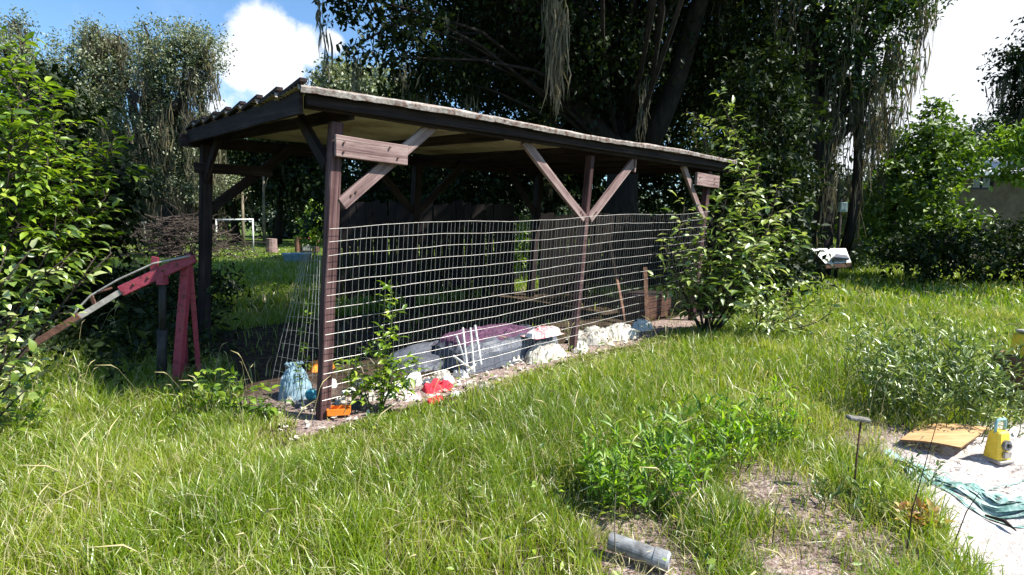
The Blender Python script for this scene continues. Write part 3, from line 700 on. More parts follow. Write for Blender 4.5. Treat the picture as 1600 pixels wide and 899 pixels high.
# ------------------------------------------------------------------ dark board fence behind the shed
def board_fence(x0, x1, Y0, Y1, h, label, w_=.145, jit=.05, miss=()):
    a = Vector((x0, Y0, 0)); b_ = Vector((x1, Y1, 0)); L = (b_ - a).length; d = (b_ - a) / L
    r = thing('board_fence', label, 'fence', a)
    n = int(L / (w_ + .008)); rz = math.atan2(d.y, d.x)
    variants = []
    for v in range(4):
        mb = MB(); t = .018; top = random.uniform(0, .03)
        mb.hexa([(-w_ / 2, -t / 2, 0), (w_ / 2, -t / 2, 0), (w_ / 2, t / 2, 0), (-w_ / 2, t / 2, 0), (-w_ / 2, -t / 2, 1 - top), (w_ / 2, -t / 2, 1), (w_ / 2, t / 2, 1), (-w_ / 2, t / 2, 1 - top)])
        me = mb.mesh('plank'); me.materials.append(M['fence_wood']); variants.append(me)
    for i in range(n):
        if i in miss: continue
        o = bpy.data.objects.new('plank', random.choice(variants)); col.objects.link(o); o.parent = r
        o.location = d * (i + .5) * (w_ + .008) + Vector((0, random.uniform(-.006, .006), -.03)); o.rotation_euler = (random.uniform(-.01, .01), random.uniform(-.012, .012), rz)
        o.scale = (1, 1, h + random.uniform(-jit, jit))
    nrm = Vector((-d.y, d.x, 0))
    for z in (.4, h - .35): MB().beam(a + nrm * .04 + Vector((0, 0, z)), b_ + nrm * .04 + Vector((0, 0, z)), .04, .09).build('rail', M['fence_wood'], r)
    for k in range(int(L / 2.4) + 1): MB().box(a + d * min(L - .05, k * 2.4 + .05) + nrm * .12 + Vector((0, 0, h / 2)), .09, .09, h, rz).build('post', M['fence_wood'], r)
    return r
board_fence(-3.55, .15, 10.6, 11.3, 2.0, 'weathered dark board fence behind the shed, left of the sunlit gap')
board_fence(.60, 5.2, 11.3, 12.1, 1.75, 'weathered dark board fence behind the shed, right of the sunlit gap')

# ------------------------------------------------------------------ red engine hoist
HY = 4.95
hb = OG(272, 612)
ho = thing('engine_hoist', 'faded red engine hoist with long grey boom and hook, standing left of the shed', 'hoist', hb)
mt = P(290, 402, HY)
MB().beam(P(274, 630, HY), P(293, 400, HY), .075, .075).build('mast', M['red_paint'], ho, bevel=.006)
MB().beam(P(311, 590, HY + .25), P(297, 412, HY + .02), .045, .03).build('brace', M['red_paint'], ho, bevel=.004)
MB().beam(P(292, 585, HY + .35), P(288, 470, HY + .05), .03, .03).build('brace', M['red_paint'], ho, bevel=.004)
b0 = P(303, 402, HY - .05); b1 = P(190, 455, HY - .2); b2 = P(30, 553, HY - .55)
MB().beam(b0, b1, .07, .10).build('boom', M['red_paint'], ho, bevel=.006)
mb = MB(); mb.beam(P(300, 396, HY - .05), P(268, 408, HY - .09), .075, .03); mb.build('boom_cap', M['black_metal'], ho)
ext = MB().beam(b1.lerp(b2, -.25), b2, .045, .05).build('boom_extension', M['grey_metal'], ho, bevel=.004)
MB().beam(b1.lerp(b2, .42) + Vector((0, -.004, .01)), b1.lerp(b2, .95) + Vector((0, -.004, .004)), .056, .056).build('extension_sleeve', M['rust'], ho, bevel=.004)
tab = MB(); tab.beam(P(243, 402, HY - .15), P(240, 430, HY - .15), .02, .06); tab.build('bracket', M['red_paint'], ho)
tab = MB(); tab.beam(P(252, 425, HY - .13), P(254, 445, HY - .13), .08, .07); tab.build('ram_lug', M['red_paint'], ho, bevel=.005)
MB().tube([P(254, 440, HY - .12), P(254, 520, HY - .05)], .030, 10).build('ram', M['black_metal'], ho, True)
MB().tube([P(254, 515, HY - .05), P(252, 612, HY)], .042, 10).build('ram_cylinder', M['black_metal'], ho, True)
MB().tube([P(297, 400, HY - .1), P(240, 412, HY - .18), P(185, 437, HY - .25), P(142, 462, HY - .3), P(122, 482, HY - .35), P(105, 508, HY - .4)], .009, 6).build('cable', M['grey_metal'], ho, True)
MB().tube([P(152, 458, HY - .3), P(175, 450, HY - .27)], .010, 6).build('pin', M['rust'], ho, True)
MB().beam(P(143, 462, HY - .3), P(149, 480, HY - .3), .015, .03).build('bracket', M['rust'], ho)
hk = []
hc = P(44, 574, HY - .52)
hk = [P(40, 556, HY - .52), P(39, 563, HY - .52)] + [hc + Vector((sin(t) * .036, 0, cos(t) * .040)) for t in np.linspace(-.3, pi * 1.35, 12)]
MB().tube(hk, [.006, .007] + [.011] * 8 + [.009, .007, .005, .003], 8).build('hook', M['grey_metal'], ho, True)
for k in range(4): MB().tube([b0.lerp(b1, .2 + .2 * k) + Vector((0, -.05, 0)), b0.lerp(b1, .2 + .2 * k) + Vector((0, .05, 0))], .010, 8).build('bolt', M['rust'], ho)
base_ = MB(); base_.beam(hb + Vector((-.05, 0, .06)), hb + Vector((-.42, -.22, .05)), .07, .06); base_.build('floor_leg', M['red_paint'], ho, bevel=.005)
base_ = MB(); base_.beam(hb + Vector((-.05, .1, .06)), hb + Vector((-.42, .3, .05)), .07, .06); base_.build('floor_leg', M['red_paint'], ho, bevel=.005)
# rusty lower mast sleeve
MB().beam(P(273, 640, HY), P(276, 606, HY), .088, .088).build('mast_foot', M['rust'], ho, bevel=.006)

# ------------------------------------------------------------------ crumpled stuff
def crumple(name, label, cat, c, rx, ry, h, m, rz=0.0, seed=0, n=26, sharp=3.0, boxy=2.0, parent=None, rough=.28, group=None):
    """closed heap: superellipse plan, ridged noise on top"""
    V = []; F = []; r_ = Matrix.Rotation(rz, 3, 'Z')
    U = np.linspace(-1, 1, n)
    for i, u in enumerate(U):
        for j, v in enumerate(U):
            d = (abs(u) ** (2 * boxy) + abs(v) ** (2 * boxy)) ** (1 / (2 * boxy))
            prof_ = max(0.0, 1 - min(1, d) ** (2 * boxy)) ** .5
            k1 = 1 - abs(2 * float(fb(u, v, sharp, seed)) - 1) * 2
            k2 = float(fb(u, v, sharp * 2.5, seed + 2)) - .5
            z = h * prof_ * (1 - rough + rough * 1.4 * k1 + .4 * rough * k2) - (.02 if d >= 1 else 0)
            sx = 1 + .10 * (float(fb(u, v, 2.5, seed + 4)) - .5) * 2
            V.append(Vector(c) + r_ @ Vector((u * rx * sx, v * ry * sx, z)))
    for i in range(n - 1):
        for j in range(n - 1): F.append((i * n + j, (i + 1) * n + j, (i + 1) * n + j + 1, i * n + j + 1))
    o = MB().add(V, F).build(name, M[m], parent, False)
    if label: tag(o, label, cat, group)
    return o
AD = math.atan2(DH.y, DH.x)
def SG(a, b_, dz=0): 
    p = S0 + DH * a + WH * b_; return Vector((p.x, p.y, Hs(p.x, p.y) + dz))
def px_ab(px, py):
    g_ = G(px, py); a, b_ = shed_ab(g_.x, g_.y); return float(a), float(b_)

# wrapped mattress with purple cover
c0 = G(740, 585); c1 = G(884, 552)
mc = (c0 + c1) / 2 + WH * .42; 
mat_ = thing('wrapped_mattress', 'grey plastic wrapped mattress with purple cover lying inside the shed behind the mesh', 'mattress', (mc.x, mc.y, Hs(mc.x, mc.y)))
Lm = (c1 - c0).length / 2 + .05; am = math.atan2((c1 - c0).y, (c1 - c0).x)
crumple('wrapping', None, None, (mc.x, mc.y, .02), Lm, .40, .27, 'grey_tarp', am, 31, 34, 2.5, 4.0, mat_, .12)
crumple('cover', None, None, (mc.x - .10, mc.y, .2), Lm * .80, .32, .13, 'purple_cloth', am, 35, 30, 3.0, 2.5, mat_, .25)
e1 = G(855, 560)
crumple('crumpled_sheet', 'crumpled pale plastic sheet against the right end of the wrapped mattress', 'plastic sheet', (e1.x - .02, e1.y - .02, 0), .30, .14, .18, 'dirty_white', am, 41, 30, 2.4, 1.2, None, .5)
crumple('pink_cloth', 'pink and white cloth thrown on top of the purple cover', 'cloth', (*(P(850, 502, mc.y - .1).xy), .30), .24, .13, .07, 'pink_cloth', am, 43, 24, 2, 1.1, None, .4)

# white plastic rack: upright slats and the ribbed shelf beside it
rk = thing('plastic_rack', 'broken white plastic rack with upright slats in front of the mattress', 'rack', OG(733, 588))
for (xa, ya, xb, yb) in ((713, 525, 734, 583), (723, 512, 731, 585), (735, 512, 741, 582), (742, 508, 752, 570)):
    pa, pb = P(xa, ya, 5.45), P(xb, yb, 5.35); MB().beam(pa, pb, .018, .024).build('slat', M['white_plastic'], rk, bevel=.003)
MB().beam(P(708, 556, 5.42), P(738, 578, 5.34), .018, .022).build('slat', M['white_plastic'], rk, bevel=.003)
MB().beam(P(730, 580, 5.33), P(748, 566, 5.38), .018, .022).build('slat', M['white_plastic'], rk, bevel=.003)
shf = thing('ribbed_panel', 'dirty white ribbed plastic panel lying at the edge of the grass by the rack', 'panel', OG(780, 585))
pa, pb = OG(738, 582), OG(818, 566); dv = (pb - pa); L_ = dv.length; dv.normalize(); nv = Vector((-dv.y, dv.x, 0))
V = []; F = []
for i in range(41):
    t = i / 40; rib = .012 * (i % 4 in (0, 1))
    hh = .07 + .05 * sin(pi * t) ** .5
    for (s_, z) in ((0, .0), (.02, hh * .55 + rib), (.05, hh), (.13, hh + .02 + rib), (.20, hh * .6)):
        V.append(pa + dv * L_ * t + nv * (s_ - rib * .5) + Vector((0, 0, z + .03)))
for i in range(40):
    for j in range(4): F.append((i * 5 + j, (i + 1) * 5 + j, (i + 1) * 5 + j + 1, i * 5 + j + 1))
MB().add(V, F).build('shell', M['dirty_white'], shf)
MB().beam(pa + nv * .02 + Vector((0, 0, .03)), pb + nv * .02 + Vector((0, 0, .03)), .02, .03).build('rim', M['white_plastic'], shf)

# white rubble heap to the right of the middle post
for k, (x_, y_, rx_, h_, mm) in enumerate(((922, 534, .30, .17, 'dirty_white'), (968, 526, .28, .15, 'dirty_white'), (1002, 515, .20, .12, 'white_plastic'), (905, 547, .15, .09, 'dirty_white'))):
    p_ = G(x_, y_)
    crumple('rag_heap', ('largest rumpled off white heap beside the foot of the middle post', 'second rumpled white heap, just right of the largest one', 'smooth white bag end farthest right in the row of heaps', 'small dirty white scrap heap nearest the middle post')[k], 'heap', (p_.x, p_.y - .02, 0.02), rx_, rx_ * .7, h_, mm, .4 * k, 50 + k, 30, 2.0, 1.0, None, .5, 'pale heaps along the shed front')
# scatter of papers and bits
def scrap(name, label, cat, px, py, sx, sy, h, m, rz, seed, group=None):
    p_ = OG(px, py); return crumple(name, label, cat, p_, sx, sy, h, m, rz, seed, 14, 2.5, 1.5, None, .7, group)
scrap('red_cloth', 'crumpled bright red cloth lying in the dirt, the one nearer the white rack', 'cloth', 685, 608, .15, .08, .09, 'red_cloth', .5, 61, 'red cloths on the dirt')
scrap('red_cloth', 'flat red and white rag left of the bigger red cloth', 'cloth', 640, 622, .11, .08, .06, 'pink_cloth', .2, 62, 'red cloths on the dirt')
scrap('red_cloth', 'small orange red rag in front of the bigger red cloth', 'cloth', 680, 628, .09, .05, .04, 'red_cloth', .9, 63, 'red cloths on the dirt')
ob = thing('orange_tray', 'bright orange plastic tray lying at the foot of the near post', 'tray', OG(530, 650))
c_ = OG(530, 649); MB().box(c_ + Vector((0, 0, .03)), .17, .10, .012, .2).build('bottom', M['orange_plastic'], ob)
for (dx, dy, sx, sy) in ((0, -.05, .17, .012), (0, .05, .17, .012), (-.085, 0, .012, .1), (.085, 0, .012, .1)):
    r_ = Matrix.Rotation(.2, 3, 'Z') @ Vector((dx, dy, 0)); MB().box(c_ + r_ + Vector((0, 0, .055)), sx, sy, .05, .2).build('side', M['orange_plastic'], ob)
whites = [(520, 602), (545, 610), (560, 600), (590, 606), (625, 605), (655, 600), (668, 598), (700, 596), (735, 604), (712, 618), (575, 622), (533, 626), (610, 618), (760, 610), (470, 632), (455, 622), (645, 590), (690, 588), (720, 587), (555, 634)]
WL = ['pale paper scrap behind the orange tray', 'crumpled paper scrap right of the near post', 'curled white scrap between post and tall weed', 'white scrap close behind the tall weed', 'pale scrap just right of the tall weed stem',
      'white paper left of the red cloth, upper one', 'thin white scrap above the red cloth', 'white sliver right above the red cloth end', 'lone white scrap below the white rack', 'small white strip in front of the red cloth',
      'crumpled scrap at the foot of the tall weed', 'grey scrap directly above the orange tray', 'white scrap left of the flat red rag', 'silvery foil scrap nearest the ribbed panel', 'pale scrap under the blue bag',
      'dirty scrap at far left end of the litter', 'dark edged scrap behind the red rag', 'white scrap behind the bright red cloth', 'white scrap left of the rack foot', 'grey scrap right of the orange tray']
for k, (x_, y_) in enumerate(whites):
    scrap('litter_scrap', WL[k], 'litter', x_, y_, random.uniform(.05, .11), random.uniform(.03, .06), random.uniform(.03, .07), random.choice(['dirty_white', 'dirty_white', 'white_plastic', 'white_plastic', 'grey_tarp']), random.random() * 3, 70 + k, 'paper and plastic litter along the shed front')
fl_ = MB()
for _ in range(520):
    a_ = random.uniform(-.5, 4.2); b__ = random.uniform(-.32, .35); p_ = SG(a_, b__, .012); r1 = random.uniform(.008, .035); an = random.random() * 6.28
    q4 = [p_ + Vector((cos(an + k * 1.57) * r1 * random.uniform(.5, 1.2), sin(an + k * 1.57) * r1 * random.uniform(.4, 1), random.uniform(0, .025))) for k in range(4)]
    fl_.add(q4, [(0, 1, 2), (0, 2, 3)])
tag(fl_.build('litter_flakes', M['dirty_white']), 'tiny paper and plastic flakes trodden into the dirt along the mesh', 'litter', kind='stuff')
# grey tarp further in
p_ = SG(1.9, .9); crumple('grey_tarp', 'slack dark grey tarp lying on the shed floor behind the tall weed', 'tarp', p_, .75, .45, .17, 'grey_tarp', AD, 95, 28, 1.6, 1.2, None, .3)
p_ = SG(.6, 1.4); crumple('orange_rag', 'small orange rag on the floor deep behind the near post', 'cloth', p_, .14, .1, .1, 'orange_plastic', AD, 96, 14, 2.5, 1.5, None, .5)
# blue bag and ball at the left of the near post
bb = P(461, 600, 4.75); bb.z = Hs(bb.x, bb.y)
bag = thing('plastic_bag', 'knotted pale blue plastic bag on the ground left of the near post', 'bag', bb)
crumple('sack', None, None, bb, .15, .13, .27, 'blue_bag', .3, 201, 30, 3.5, .9, bag, .35)
for k in range(5): MB().tube([bb + Vector((0, 0, .20)), bb + Vector((.01 * (k - 2), .0, .27)), bb + Vector((.035 * (k - 2), .01 * k - .02, .32))], [.03, .016, .02], 5).build('knot_tail', M['blue_bag'], bag)
bpt = P(486, 600, 4.6)
bm = bmesh.new(); bmesh.ops.create_icosphere(bm, subdivisions=3, radius=.055); 
for v in bm.verts: v.co *= 1 + .05 * sin(v.co.x * 90) * cos(v.co.y * 70); v.co += Vector((bpt.x, bpt.y, Hs(bpt.x, bpt.y) + .07 + .0))
me = bpy.data.meshes.new('ball'); bm.to_mesh(me); bm.free(); tag(link('blue_ball', me, M['teal_plastic'], None, True), 'small teal blue ball between the blue bag and the near post', 'ball')
# brown panels and leaning sticks deep in the right bay
bx = thing('brown_crate', 'low brown slatted crate at the far right corner inside the shed', 'crate', SG(5.85, .5))
cc = SG(5.85, .45)
for k in range(4): MB().box(cc + Vector((0, 0, .06 + k * .095)), .75, .03, .085, AD).build('slat', M['crate_wood'], bx)
for s_ in (-1, 1): 
    for k in range(4): MB().box(cc + DH * s_ * .36 + WH * .25 + Vector((0, 0, .06 + k * .095)), .03, .46, .085, AD).build('slat', M['crate_wood'], bx)
MB().box(cc + WH * .25 + Vector((0, 0, .395)), .74, .5, .02, AD).build('lid', M['dark_wood'], bx)
for k, (xa, ya, xb, yb, Yq, lb) in enumerate(((948, 355, 978, 470, 8.2, 'thin board leaning inside the right bay, left one of the pair'), (1008, 418, 1012, 475, 8.0, 'short pale board standing upright by the brown crate'))):
    pb_ = P(xb, yb, Yq); pb_.z = 0.02; tag(MB().beam(pb_, P(xa, ya, Yq + .3), .06, .02).build('leaning_board', M['brown_board'], None, bevel=.003), lb, 'board', 'boards leaning in the shed')

# ------------------------------------------------------------------ foreground right: plywood, tool boxes, net, stake, pipe
pl = [OG(1405, 697), OG(1500, 712), OG(1545, 680), OG(1440, 672)]
pw = thing('plywood_sheet', 'bare tan plywood sheet lying propped on the sand by the yellow tool box', 'plywood', OG(1475, 695))
zt = [.05, .07, .075, .05]; t = .014
# sheet subdivided and slightly warped
nn = 10; V = []; F = []
for lay in (0, 1):
    for i in range(nn):
        for j in range(nn):
            s_, t_ = i / (nn - 1), j / (nn - 1)
            p_ = pl[0].lerp(pl[1], s_).lerp(pl[3].lerp(pl[2], s_), t_); z = (zt[0] * (1 - s_) + zt[1] * s_) * (1 - t_) + (zt[3] * (1 - s_) + zt[2] * s_) * t_
            V.append(Vector((p_.x, p_.y, p_.z * .3 + z + .012 * sin(s_ * pi) - lay * t)))
for i in range(nn - 1):
    for j in range(nn - 1):
        q_ = (i * nn + j, (i + 1) * nn + j, (i + 1) * nn + j + 1, i * nn + j + 1); F.append(q_); F.append(tuple(x + nn * nn for x in q_[::-1]))
MB().add(V, F).build('face', M['plywood'], pw)
F2 = []
for i in range(nn - 1):
    for (a_, b_) in ((i * nn, (i + 1) * nn), (i * nn + nn - 1, (i + 1) * nn + nn - 1), (i, i + 1), ((nn - 1) * nn + i, (nn - 1) * nn + i + 1)): F2.append((a_, b_, b_ + nn * nn, a_ + nn * nn))
MB().add(V, F2).build('edge', M['ply_edge'], pw)

tb_c = OG(1558, 709)
tb = thing('yellow_tool_box', 'yellow tool case with teal carrying handle and round grey dial, on the sand', 'tool box', tb_c)
rz = .25; r_ = Matrix.Rotation(rz, 3, 'Z')
def tbp(x, y, z): return tb_c + r_ @ Vector((x, y, z))
w0, w1, d0, hh = .062, .048, .055, .215
c8 = [tbp(-w0, -d0, 0), tbp(w0, -d0, 0), tbp(w0, d0, 0), tbp(-w0, d0, 0), tbp(-w1, -d0 * .6, hh), tbp(w1, -d0 * .6, hh), tbp(w1, d0 * .7, hh), tbp(-w1, d0 * .7, hh)]
MB().hexa(c8).build('body', M['yellow_paint'], tb, bevel=.012)
MB().hexa([tbp(-.070, -.068, .0), tbp(.070, -.068, .0), tbp(.070, .068, .0), tbp(-.070, .068, .0), tbp(-.067, -.066, .022), tbp(.067, -.066, .022), tbp(.067, .066, .022), tbp(-.067, .066, .022)]).build('base', M['grey_metal'], tb, bevel=.005)
MB().tube([tbp(0, -.045, .125), tbp(0, -.062, .128)], .036, 18).build('dial', M['pvc'], tb)
MB().tube([tbp(0, -.060, .128), tbp(0, -.072, .129)], .014, 12).build('knob', M['black_metal'], tb)
MB().beam(tbp(-.03, -.060, .062), tbp(.03, -.060, .062), .014, .04).build('label_plate', M['grey_metal'], tb)
MB().tube([tbp(-.040, 0, .20), tbp(-.044, 0, .265), tbp(-.035, 0, .292), tbp(.035, 0, .292), tbp(.044, 0, .265), tbp(.040, 0, .20)], .009, 8).build('handle', M['teal_metal'], tb, True)
MB().beam(tbp(.068, -.03, .09), tbp(.068, .02, .09), .02, .03).build('latch', M['yellow_paint'], tb, bevel=.003)

c_ = OG(1590, 640)
dk = thing('dark_crate', 'dark weathered crate half hidden by weeds at the right edge', 'crate', c_)
for k in range(6): 
    MB().box(c_ + Vector((.08, -.13, .05 + k * .075)), .36, .018, .065, .1).build('slat', M['brown_board'], dk)
    MB().box(c_ + Vector((-.095, .04, .05 + k * .075)), .018, .32, .065, .1).build('slat', M['brown_board'], dk)
MB().box(c_ + Vector((.08, .04, .458)), .36, .34, .014, .1).build('lid', M['brown_board'], dk)
yb = thing('yellow_case', 'small yellow case with grey lid on top of the dark crate at the right edge', 'case', c_ + Vector((.05, .0, .466)))
MB().box(c_ + Vector((.05, 0, .563)), .22, .16, .19, .2).build('body', M['yellow_paint'], yb, bevel=.012)
MB().box(c_ + Vector((.05, 0, .676)), .19, .14, .022, .2).build('lid', M['grey_metal'], yb, bevel=.006)
MB().tube([c_ + Vector((.01, -.03, .684)), c_ + Vector((.02, -.03, .715)), c_ + Vector((.09, -.02, .715)), c_ + Vector((.10, -.02, .684))], .006, 6).build('handle', M['black_metal'], yb, True)

# green net lying across the sand
cen = [OG(1385, 712), OG(1440, 733), OG(1500, 762), OG(1560, 785), OG(1640, 790), OG(1720, 780)]
V = []; F = []; ns = 60
def poly(t):
    t = min(max(t, 0), .9999) * (len(cen) - 1); i = int(t); return cen[i].lerp(cen[i + 1], t - i)
nmb = MB()
for k in range(26):
    o0 = random.gauss(0, .045); fr_ = random.uniform(3, 8); ph = random.random() * 6; t0 = random.uniform(0, .25) if k % 3 else 0; wd = random.choice((.003, .005, .009, .014)); A_ = []
    for i in range(ns):
        t_ = t0 + (1 - t0) * i / (ns - 1); p_ = poly(t_); tg = (poly(t_ + .03) - poly(t_ - .03)).normalized(); nv = Vector((-tg.y, tg.x, 0))
        q_ = p_ + nv * (o0 * (1 + .9 * t_) + .018 * sin(t_ * fr_ * 3 + ph)); zz = Hs(q_.x, q_.y) + .008 + .014 * (1 + sin(t_ * fr_ * 5 + ph)) * (1 - min(1, abs(o0) / .1))
        A_.append((q_ - nv * wd + Vector((0, 0, zz - q_.z)), q_ + nv * wd + Vector((0, 0, zz - q_.z + wd * .8 * sin(t_ * 11 + ph)))))
    b_ = len(nmb.v)
    nmb.add([v for p2 in A_ for v in p2], [(2 * i, 2 * i + 1, 2 * i + 3, 2 * i + 2) for i in range(ns - 1)])
V, F = nmb.v, nmb.f
tag(MB().add(V, F).build('green_netting', M['netting'], None, False), 'twisted pale green plastic netting strip lying across the white sand', 'netting')
tag(MB().tube([OG(1540, 800) + Vector((0, 0, .02)), OG(1570, 812) + Vector((0, 0, .035)), OG(1588, 824) + Vector((0, 0, .02))], [.006, .012, .004], 6).build('bark_chip', M['bark'], None, True), 'curved dark bark strip on the sand below the green netting', 'bark')

sk = thing('marker_stake', 'thin rusty stake with a flat grey cap standing in the grass', 'stake', OG(1333, 790))
MB().tube([OG(1333, 792) - Vector((0, 0, .05)), P(1338, 720, 2.84), P(1345, 660, 2.85)], .005, 7).build('rod', M['rust'], sk, True)
MB().beam(P(1324, 652, 2.85), P(1358, 657, 2.85), .045, .022).build('cap', M['stone_grey'], sk, bevel=.006)

pp = thing('drain_pipe', 'short grey plastic pipe end sticking out of the grass in the foreground', 'pipe', OG(1000, 875))
pa, pb = OG(958, 872), OG(1046, 897); pa.z = max(pa.z, .06); dd = (pb - pa).normalized()
pa.z = Hs(pa.x, pa.y) + .075; pb.z = Hs(pb.x, pb.y) + .05; dd = (pb - pa).normalized()
x_ = dd.cross(Vector((0, 0, 1))).normalized(); y_ = x_.cross(dd)
def ring_(p, r, n=24): return [p + (x_ * cos(2 * pi * j / n) + y_ * sin(2 * pi * j / n)) * r for j in range(n)]
R0 = .041; rings = [ring_(pa - dd * .02, R0), ring_(pa + dd * .19, R0), ring_(pa + dd * .192, R0 + .005), ring_(pa + dd * .25, R0 + .005), ring_(pa + dd * .262, R0 - .002), ring_(pa + dd * .262, R0 - .009), ring_(pa + dd * .04, R0 - .009), ring_(pa - dd * .02, R0 - .009)]
V = [v for r in rings for v in r]; F = []
for i in range(len(rings)): 
    i2 = (i + 1) % len(rings)
    for j in range(24): F.append((i * 24 + j, i * 24 + (j + 1) % 24, i2 * 24 + (j + 1) % 24, i2 * 24 + j))
MB().add(V, F).build('tube', M['pvc'], pp)
MB().tube([pa + dd * .10, pa + dd * .245], R0 - .012, 20).build('end_cap', M['pvc'], pp)

# ------------------------------------------------------------------ background things
wh = thing('scrap_metal', 'white metal panel lying tilted in the grass below the mossy trees on the right', 'panel', OG(1300, 412))
Yh = 12.4
a_ = [P(1268, 389, Yh + .7), P(1322, 389, Yh + .8), P(1330, 410, Yh), P(1290, 413, Yh)]
mb = MB(); up = Vector((0, .008, .012)); mb.hexa([a_[3], a_[2], a_[1], a_[0]] + [v + up for v in (a_[3], a_[2], a_[1], a_[0])]); mb.build('sheet', M['white_plastic'], wh)
mb = MB()
for q_ in (a_[2], a_[3], a_[0].lerp(a_[1], .2), a_[0].lerp(a_[1], .8)): mb = MB(); mb.beam((q_.x, q_.y + .05, -.03), (q_.x, q_.y + .05, q_.z - .01), .10, .10); mb.build('block', M['brown_board'], wh)
MB().beam(a_[3] - Vector((0, .0, .06)), a_[2] - Vector((0, .0, .06)), .06, .08).build('lip', M['brown_board'], wh)
MB().hexa([P(1300, 405, Yh - .02), P(1326, 407, Yh - .02), P(1322, 402, Yh + .35), P(1305, 400, Yh + .35)] + [v + Vector((0, -.02, .05)) for v in (P(1300, 405, Yh - .02), P(1326, 407, Yh - .02), P(1322, 402, Yh + .35), P(1305, 400, Yh + .35))]).build('dent_cover', M['grey_tarp'], wh)
for k, (x_, y_, mm, lb) in enumerate(((1382, 400, 'dirty_white', 'pale crumpled sheet on the ground between white panel and dark bushes'), (1485, 413, 'dirty_white', 'white scrap in the dark under the bushes near the tan building'), (1375, 392, 'grey_tarp', 'grey scrap lying just behind the pale crumpled sheet'))):
    p_ = OG(x_, y_ + 6); crumple('yard_scrap', lb, 'litter', p_, .4, .25, .22, mm, 0, 120 + k, 16, 3, 1.3, None, .6, 'scraps at the edge of the far grass')

bd = thing('tan_building', 'tan walled building with pale metal roof edge and dark window half hidden by foliage', 'building', G(1590, 400))
YB = 19.0; Lx0, Lx1 = P(1478, 300, YB).x, P(1478, 300, YB).x + 9.0; hw = P(1510, 278, YB).z
wx0, wx1 = P(1519, 285, YB).x, P(1553, 285, YB).x; wz0, wz1 = P(1530, 296, YB).z, P(1530, 273, YB).z - .02
wall = MB()
def wbox(x0, x1, z0, z1, y0=YB, y1=YB + .15): wall.hexa([(x0, y0, z0), (x1, y0, z0), (x1, y1, z0), (x0, y1, z0), (x0, y0, z1), (x1, y0, z1), (x1, y1, z1), (x0, y1, z1)])
wbox(Lx0, wx0, 0, hw); wbox(wx1, Lx1, 0, hw); wbox(wx0, wx1, 0, wz0); wbox(wx0, wx1, wz1, hw)
wbox(Lx0, Lx0 + .15, 0, hw, YB + .15, YB + 2.6); wbox(Lx1 - .15, Lx1, 0, hw, YB + .15, YB + 2.6); wbox(Lx0 + .15, Lx1 - .15, 0, hw, YB + 5.85, YB + 2.6)
wall.build('wall', M['tan_wall'], bd)
rf = MB(); z0 = hw + .003; rf.hexa([(Lx0 - .1 + .6, YB - .45, z0 + .05), (Lx1 + .3, YB - .45, z0 + .05), (Lx1 + .3, YB + 2.9, z0 + .9), (Lx0 + .5, YB + 2.9, z0 + .9)] + [(Lx0 + .5, YB - .45, z0 + .17), (Lx1 + .3, YB - .45, z0 + .17), (Lx1 + .3, YB + 2.9, z0 + 1.02), (Lx0 + .5, YB + 2.9, z0 + 1.02)]).build('roof', M['pale_roof'], bd)
wn = thing_w = MB(); 
for (x0, x1, zz0, zz1) in ((wx0, wx1, wz0, wz0 + .06), (wx0, wx1, wz1 - .06, wz1), (wx0, wx0 + .06, wz0 + .06, wz1 - .06), (wx1 - .06, wx1, wz0 + .06, wz1 - .06), ((wx0 + wx1) / 2 - .02, (wx0 + wx1) / 2 + .02, wz0 + .06, wz1 - .06)):
    wn.hexa([(x0, YB + .03, zz0), (x1, YB + .03, zz0), (x1, YB + .1, zz0), (x0, YB + .1, zz0), (x0, YB + .03, zz1), (x1, YB + .03, zz1), (x1, YB + .1, zz1), (x0, YB + .1, zz1)])
wo_ = wn.build('window', M['black_metal'], bd)
MB().hexa([(wx0 + .06, YB + .06, wz0 + .06), (wx1 - .06, YB + .06, wz0 + .06), (wx1 - .06, YB + .07, wz0 + .06), (wx0 + .06, YB + .07, wz0 + .06), (wx0 + .06, YB + .06, wz1 - .06), (wx1 - .06, YB + .06, wz1 - .06), (wx1 - .06, YB + .07, wz1 - .06), (wx0 + .06, YB + .07, wz1 - .06)]).build('pane', M['glass_dark'], wo_)

# white pipe frame, rails, stumps, tub, brush pile on the far lawn
fr = thing('pipe_frame', 'white pipe frame like a small goal on the far lawn seen through the shed', 'frame', OG(395, 392))
Yf = 24
MB().tube([P(338, 344, Yf), P(395, 343, Yf)], .035, 8).build('crossbar', M['white_plastic'], fr, True)
MB().tube([P(395, 342, Yf), P(396, 393, Yf)], .035, 8).build('upright', M['white_plastic'], fr, True)
MB().tube([P(338, 343, Yf), P(338, 393, Yf)], .035, 8).build('upright', M['white_plastic'], fr, True)
for k, (x0, x1, y_, Yr, lb) in enumerate(((166, 198, 351, 34, 'short white rail section far left behind the brush pile'), (222, 262, 348, 34, 'long white rail section left of the brush pile top'))):
    r = thing('white_rail', lb, 'rail', OG((x0 + x1) / 2, 383), 'white rails far behind the brush pile')
    MB().beam(P(x0, y_, Yr), P(x1, y_ - 1, Yr), .10, .13).build('rail', M['white_plastic'], r)
    for x_ in (x0 + 3, x1 - 3):
        p_ = P(x_, y_, Yr); MB().tube([p_, Vector((p_.x, p_.y, 0))], .04, 6).build('post', M['grey_metal'], r)
